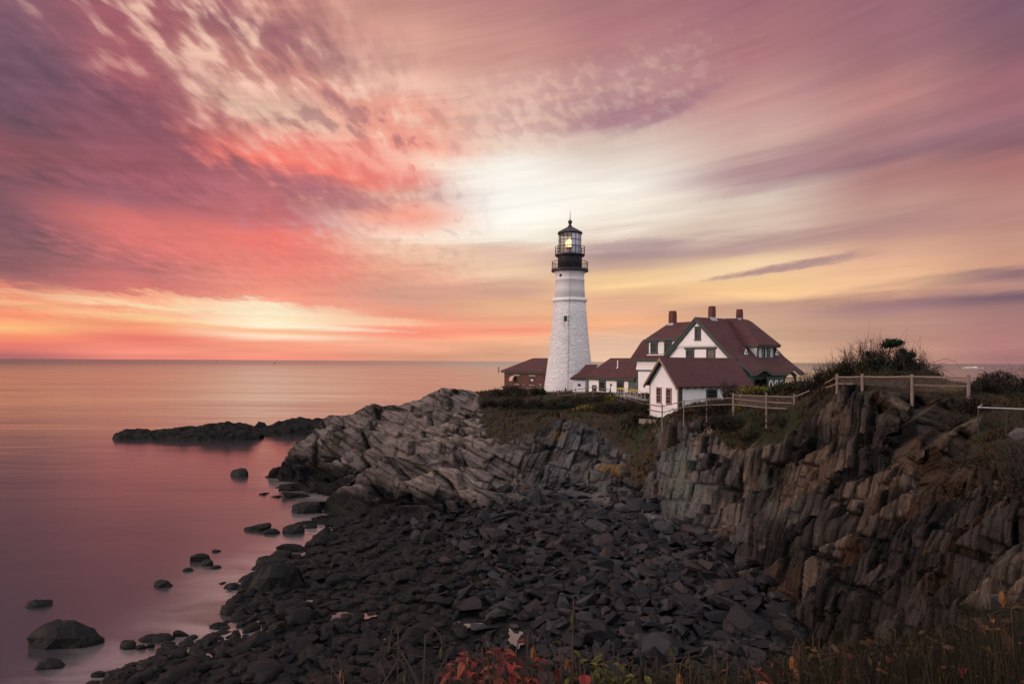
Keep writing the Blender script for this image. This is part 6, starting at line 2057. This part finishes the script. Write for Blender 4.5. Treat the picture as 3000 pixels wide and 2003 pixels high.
def fg_plant(px, Y, ytop, pal, label, nleaf, L_, wd_, spread, name='leafy_plant', cat='plant', group='plants at the bottom edge', droop=.5, stems=4):
    if L_ > .075: L_ *= .62; wd_ *= .66; nleaf = int(nleaf * 1.3)
    """plant rooted on the bank; its top reaches photo row ytop"""
    x = (px - 1500) / 2000 * Y
    z0 = H1(x, Y) - .05
    ztop = P(px, ytop, Y)[2]
    t = thing(name, (x, Y, z0), label, cat, group)
    V, F, C_ = [], [], []
    mb = MB()
    for s_i in range(stems):
        bx_ = x + random.gauss(0, spread * .25); by_ = Y + random.gauss(0, spread * .25)
        tx_ = x + random.uniform(-1, 1) * spread; tz_ = z0 + (ztop - z0) * random.uniform(.90, 1.0)
        pts = [Vector((bx_, by_, z0)), Vector((bx_ * .6 + tx_ * .4, by_, z0 + (tz_ - z0) * .5)), Vector((tx_, by_ + random.gauss(0, .05), tz_))]
        mb.tube(pts, [.007, .005, .0025], 5)
        for i in range(nleaf // stems):
            u = 1 - .42 * random.random() ** 1.5
            q = pts[1].lerp(pts[2], (u - .45) / .55)
            a = random.uniform(0, 6.28)
            cl_ = random.choice(PAL[pal])
            leaf_shape(V, F, C_, q, (math.cos(a), math.sin(a), random.uniform(-.5, .7)), L_ * random.uniform(.6, 1.25), wd_ * random.uniform(.7, 1.2), cl_, droop)
    mb.build('stem', M_fst, t)
    mk('leaves', V, F, M_leaf, t, colors=np.array(C_) * .62)
    return t


M_fst = mat('plant_stem', (.07, .042, .034), .8, spec=.15, noise=.3, nscale=20)
random.seed(99)
FG = [
    (1425, 2.5, 1865, 'red', 'tallest crimson leaves rising above the cluster', 16, .10, .024, .10),
    (1600, 2.7, 1920, 'red', 'dark crimson leaves between the orange and the magenta ones', 12, .09, .024, .08),
    (1350, 2.7, 1930, 'red', 'brick red leaves left of the crimson cluster', 12, .09, .022, .08),
    (2480, 2.8, 1930, 'red', 'dark red leaves among the grass right of the pointed crimson leaf', 8, .09, .022, .08),
    (2830, 2.7, 1900, 'red', 'dark red leaves among the grass near the corner', 8, .08, .022, .08),
    (1395, 2.9, 1905, 'red', 'red drooping leaves left of the middle at the bottom edge', 20, .085, .020, .09),
    (1450, 2.7, 1890, 'red', 'cluster of crimson leaves in the middle of the bottom edge', 30, .10, .024, .11),
    (1500, 2.9, 1912, 'orange', 'orange and pink leaves right of the crimson cluster', 16, .09, .022, .08),
    (1440, 3.1, 1935, 'yellowgreen', 'pale green broad leaves under the crimson cluster', 16, .09, .028, .09),
    (1318, 2.8, 1915, 'red', 'single dark red drooping leaf spray left of the crimson cluster', 7, .11, .020, .04),
    (1550, 2.8, 1925, 'red', 'dark red leaf spray right of the crimson cluster', 9, .10, .020, .05),
    (1300, 3.2, 1950, 'yellowgreen', 'yellow-green sprig left of the middle bottom', 12, .06, .014, .06),
    (1245, 3.0, 1965, 'orange', 'brown-orange leaves at the bottom edge left of the middle', 7, .06, .012, .06),
    (1060, 2.9, 1962, 'orange', 'orange leaf spray near the dry twigs', 6, .07, .015, .04),
    (935, 3.0, 1975, 'red', 'small dark red seed spray at the far left of the plants', 5, .06, .012, .03),
    (1745, 3.0, 1935, 'yellowgreen', 'yellow-green leafy clump at the bottom, left of the green clumps', 46, .055, .012, .12),
    (1850, 2.9, 1940, 'yellowgreen', 'bright green leafy clump in the bottom right middle', 60, .05, .012, .13),
    (1935, 3.1, 1950, 'olive', 'olive leafy clump right of the bright green one', 50, .05, .012, .12),
    (1800, 3.3, 1925, 'olive', 'taller olive sprigs behind the green clumps', 30, .05, .011, .12),
    (1705, 2.6, 1960, 'red', 'large magenta red leaf at the bottom left of the green clumps', 5, .11, .030, .03),
    (1995, 2.8, 1922, 'orange', 'hanging orange leaf on a hooked stem', 3, .09, .020, .02),
    (2185, 2.6, 1955, 'red', 'group of three broad red leaves at the bottom', 8, .10, .030, .06),
    (2232, 2.7, 1950, 'red', 'upright broad red leaf right of the group of three', 5, .11, .030, .03),
    (2350, 2.7, 1960, 'red', 'pointed crimson leaf at the bottom between the red groups', 4, .10, .024, .02),
    (2390, 3.6, 1842, 'yellowgreen', 'thin sprig with a yellow-green bud leaf on the dark cliff', 4, .07, .013, .05),
    (2425, 3.5, 1832, 'yellowgreen', 'sprig with upright green leaves right of the thin one', 8, .07, .014, .04),
    (2440, 3.4, 1885, 'olive', 'olive leafy sprigs at lower right of the cliff foot', 14, .06, .012, .10),
    (2595, 3.0, 1888, 'red', 'pale red triangular leaf on a stalk at lower right', 3, .10, .028, .02),
    (2595, 2.9, 1948, 'orange', 'orange pointed leaf below the pale red triangular one', 3, .10, .018, .02),
    (2778, 2.9, 1855, 'orange', 'crumpled amber leaf at lower right', 5, .08, .026, .02),
    (2560, 2.8, 1975, 'orange', 'rusty leaves at the lower right bottom edge', 10, .07, .018, .07),
    (2930, 2.8, 1800, 'orange', 'tall amber leaved stalk near the right edge', 16, .10, .018, .07),
    (2985, 2.6, 1750, 'rust', 'rust red leaved stalk at the right edge', 14, .09, .022, .05),
    (2985, 2.5, 1950, 'red', 'pink red leaf at the bottom right corner', 4, .09, .022, .02),
    (2700, 3.0, 1960, 'olive', 'green-brown low leaves in the bottom right tangle', 24, .06, .016, .12),
    (2850, 2.9, 1950, 'brown', 'brown leaves in the bottom right tangle', 24, .06, .014, .12),
]
for i_, px_ in enumerate((1360, 1480, 1600, 1660, 1760, 1900, 1970, 2050, 2110, 2150, 2260, 2300, 2400, 2480, 2520, 2640, 2740, 2800, 2890, 2950)):
    FG.append((px_, 3.2 + .3 * (i_ % 3), (1935, 1915, 1930, 1905)[i_ % 4] - (40 if px_ > 2350 else 0), ('dark', 'brown', 'olive', 'dark', 'rust')[i_ % 5],
               '%s low leaves %s' % (('nearly black', 'dull brown', 'dark olive', 'blackish', 'rust brown')[i_ % 5], ('under the crimson cluster', 'right of the crimson cluster', 'left of the green clumps', 'just left of the yellow-green clump', 'among the green clumps', 'right behind the bright green clump', 'at the hooked orange leaf', 'right of the hooked orange leaf', 'left of the three broad red leaves', 'beside the three broad red leaves', 'right of the upright red leaf', 'left of the pointed crimson leaf', 'under the budding sprigs', 'left of the rusty leaves', 'beside the rusty leaves', 'right of the pale red triangular leaf', 'under the crumpled amber leaf', 'right of the crumpled amber leaf', 'under the tall amber stalk', 'left of the corner red leaf')[i_]), 48, .045, .012, .15))
for (px, Y, yt, pal, lb, nlf, L_, wd_, sp_) in FG:
    fg_plant(px, Y, yt, pal, lb, nlf, L_, wd_, sp_, stems=max(1, min(6, nlf // 4)))
# dry hooked stems with a hanging seed or leaf
for i, (px, ytop, hook, Y, col) in enumerate([(1250, 1838, 40, 2.7, 'brown'), (1165, 1825, -18, 2.8, 'dark'), (975, 1912, 22, 2.9, 'orange'), (1547, 1842, 14, 2.8, 'orange'), (1650, 1878, 10, 2.9, 'orange'), (1680, 1745, 0, 2.8, 'brown'), (1400, 1872, 24, 3.0, 'dark'), (2020, 1920, -25, 2.7, 'orange'), (2340, 1870, -16, 2.7, 'orange'), (2162, 1935, -30, 2.8, 'brown'), (2300, 1905, 30, 2.9, 'orange'), (2905, 1680, 26, 2.8, 'orange'), (1610, 1905, 18, 2.8, 'red'), (1120, 1918, 60, 2.9, 'brown')]):
    x = (px - 1500) / 2000 * Y; z0 = H1(x, Y) - .05
    tp_ = Vector(P(px, ytop, Y))
    t = thing('withered_plant', (x, Y, z0), 'bare dry stem %s bending at its top' % (['with a long sideways arch', 'thin and nearly black', 'carrying an orange husk at far left', 'with an orange leaf beside the tall pool', 'carrying a small amber leaf above the leaf cluster', 'the tallest straight one in the middle', 'dark with a brown head above the red leaves', 'hooked over the bottom right middle', 'hooked at the dark cliff foot', 'pale, leaning left at the bottom', 'arching over the lower right rocks', 'tall with an amber leaf near the right edge', 'carrying a dark red husk', 'crossing low over the left twigs'][i]), 'plant', 'dry stems at the bottom edge')
    hk = hook * Y / 2000
    pts = [Vector((x - hk * .3, Y, z0)), Vector((x - hk * .2, Y, z0 + (tp_.z - z0) * .55)), tp_ + Vector((-hk * .1, 0, -.03)), tp_ + Vector((hk * .45, 0, 0)), tp_ + Vector((hk, 0, -.03)), tp_ + Vector((hk * 1.15, 0, -.07))]
    mb = MB(); mb.tube(pts, [.005, .004, .003, .0028, .0024, .0018], 5); mb.build('stem', M_fst, t)
    V, F, C_ = [], [], []
    leaf_shape(V, F, C_, pts[-1], (.12, .05, -1), .065, .012, PAL[col][0], 0)
    leaf_shape(V, F, C_, pts[-1], (-.15, -.1, -1), .05, .010, PAL[col][-1], 0)
    mk('leaf', V, F, M_leaf, t, colors=np.array(C_) * 1.0)
# thick broken sticks
for (p0, p1, p2, lb) in (((1105, 2030), (1150, 1960), (1182, 1905), 'forked grey stick leaning right at bottom left'), ((1150, 2040), (1130, 1985), (1112, 1942), 'thick broken grey stick leaning left'), ((1240, 2040), (1200, 1950), (1160, 1880), 'long thin stick leaning left behind the forked one'), ((1020, 2040), (985, 1975), (962, 1945), 'thin pale twig at the far left bottom'), ((1262, 2040), (1280, 1975), (1310, 1915), 'dark twig leaning right beside the red leaves')):
    w_ = [Vector(P(*p0, 2.7)), Vector(P(*p1, 2.75)), Vector(P(*p2, 2.85))]
    t = thing('dry_stick', tuple(w_[0] - Vector((0, 0, .4))), lb, 'stick')
    mb = MB(); mb.tube([w_[0] - Vector((0, 0, .6))] + w_, [.007, .006, .0045, .002], 6)
    s_ = w_[1]; mb.tube([s_, s_ + Vector((-.05, 0, .07)), s_ + Vector((-.12, 0, .08))], [.003, .0025, .001], 4)
    mb.build('wood', M_twig, t)
# fine grass and tangled stalks along the bank
V = []; Cg = []
n = 15000
px = nr.uniform(880, 3080, n)
dens_ = np.where(px > 2250, 1.0, np.where(px > 1550, .6, np.where(px > 1250, .35, .12)))
okk = nr.uniform(0, 1, n) < dens_
px = px[okk]; n = len(px)
Yf_ = nr.uniform(2.4, 4.6, n)
X = (px - 1500) / 2000 * Yf_
z0 = H(X, Yf_)
lim = np.interp(px, [880, 1600, 2200, 2350, 2600, 2800, 3000, 3080], [1975, 1960, 1935, 1890, 1840, 1800, 1700, 1680])
yt = lim + nr.exponential(40, n) + 45 * fbm(px * .012, px * 0, px * 0, 3, 5)
zt = 15 - (yt - 1064) / 2000 * Yf_
zt = np.maximum(zt, z0 + .1)
ln_ = nr.normal(0, .16, n)
wd = nr.uniform(.0008, .0022, n)
b0 = np.stack([X, Yf_, z0], -1); tp2 = np.stack([X + ln_, Yf_ + nr.normal(0, .08, n), zt], -1)
md = (b0 + tp2) / 2 + np.stack([-ln_ * .2, 0 * ln_, .03 + 0 * ln_], -1)
sx = np.stack([wd, 0 * wd, 0 * wd], -1)
V = np.stack([b0 - sx, b0 + sx, md + sx, md - sx, tp2], 1).reshape(-1, 3)
i5 = np.arange(n) * 5
F = [[a, a + 1, a + 2, a + 3] for a in i5] + [[a + 3, a + 2, a + 4] for a in i5]
gc = np.where((nr.uniform(0, 1, n) < .3)[:, None], pick('brown', n, .5) * 1.6, pick('dark', n, .5))
o = mk('tangled_grass', V, F, M_leaf, colors=np.repeat(gc, 5, 0) * .7)
tag(o, 'thin dry grass stalks tangled along the near bank', 'grass', kind='stuff')
# small leaves caught in the tangle
n = 1100
px = nr.uniform(2250, 3080, n); Yf_ = nr.uniform(2.6, 4.4, n)
lim = np.interp(px, [2250, 2350, 2600, 2800, 3000, 3080], [1930, 1900, 1870, 1830, 1750, 1720])
yt = lim + nr.exponential(70, n)
cen = np.stack([(px - 1500) / 2000 * Yf_, Yf_, 15 - (yt - 1064) / 2000 * Yf_], -1)
V, F, C_ = leafquads(cen, .022, np.where((nr.uniform(0, 1, n) < .5)[:, None], pick('dark', n, .5) * .8, pick('rust', n, .5) * .5), 1.8)
o = mk('leaf_litter', V, F, M_leaf, colors=C_)
tag(o, 'small brown leaves caught in the tangled stalks', 'leaves', kind='stuff')
# pale boulders of the right side
for (px, py, Y, s_, lb) in ((2986, 1264, 26.5, (.8, .6, .5), 'pale grey boulder at the right edge below the cable railing'), (2920, 1755, 14.5, (.55, .45, .42), 'pale stone stuck in the brush at lower right')):
    me_ = rock_mesh('boulder', s_, 900 + px, 14)
    me_.materials.append(mat('pale_boulder_stone', (.075, .065, .066), .85, spec=.15, noise=.4, nscale=4, bump=.04))
    o = bpy.data.objects.new('boulder', me_)
    x, y, z_ = P(px, py, Y); o.location = (x, y, max(H1(x, y) + .1, z_ - .1)); COL.objects.link(o)
    tag(o, lb, 'boulder')
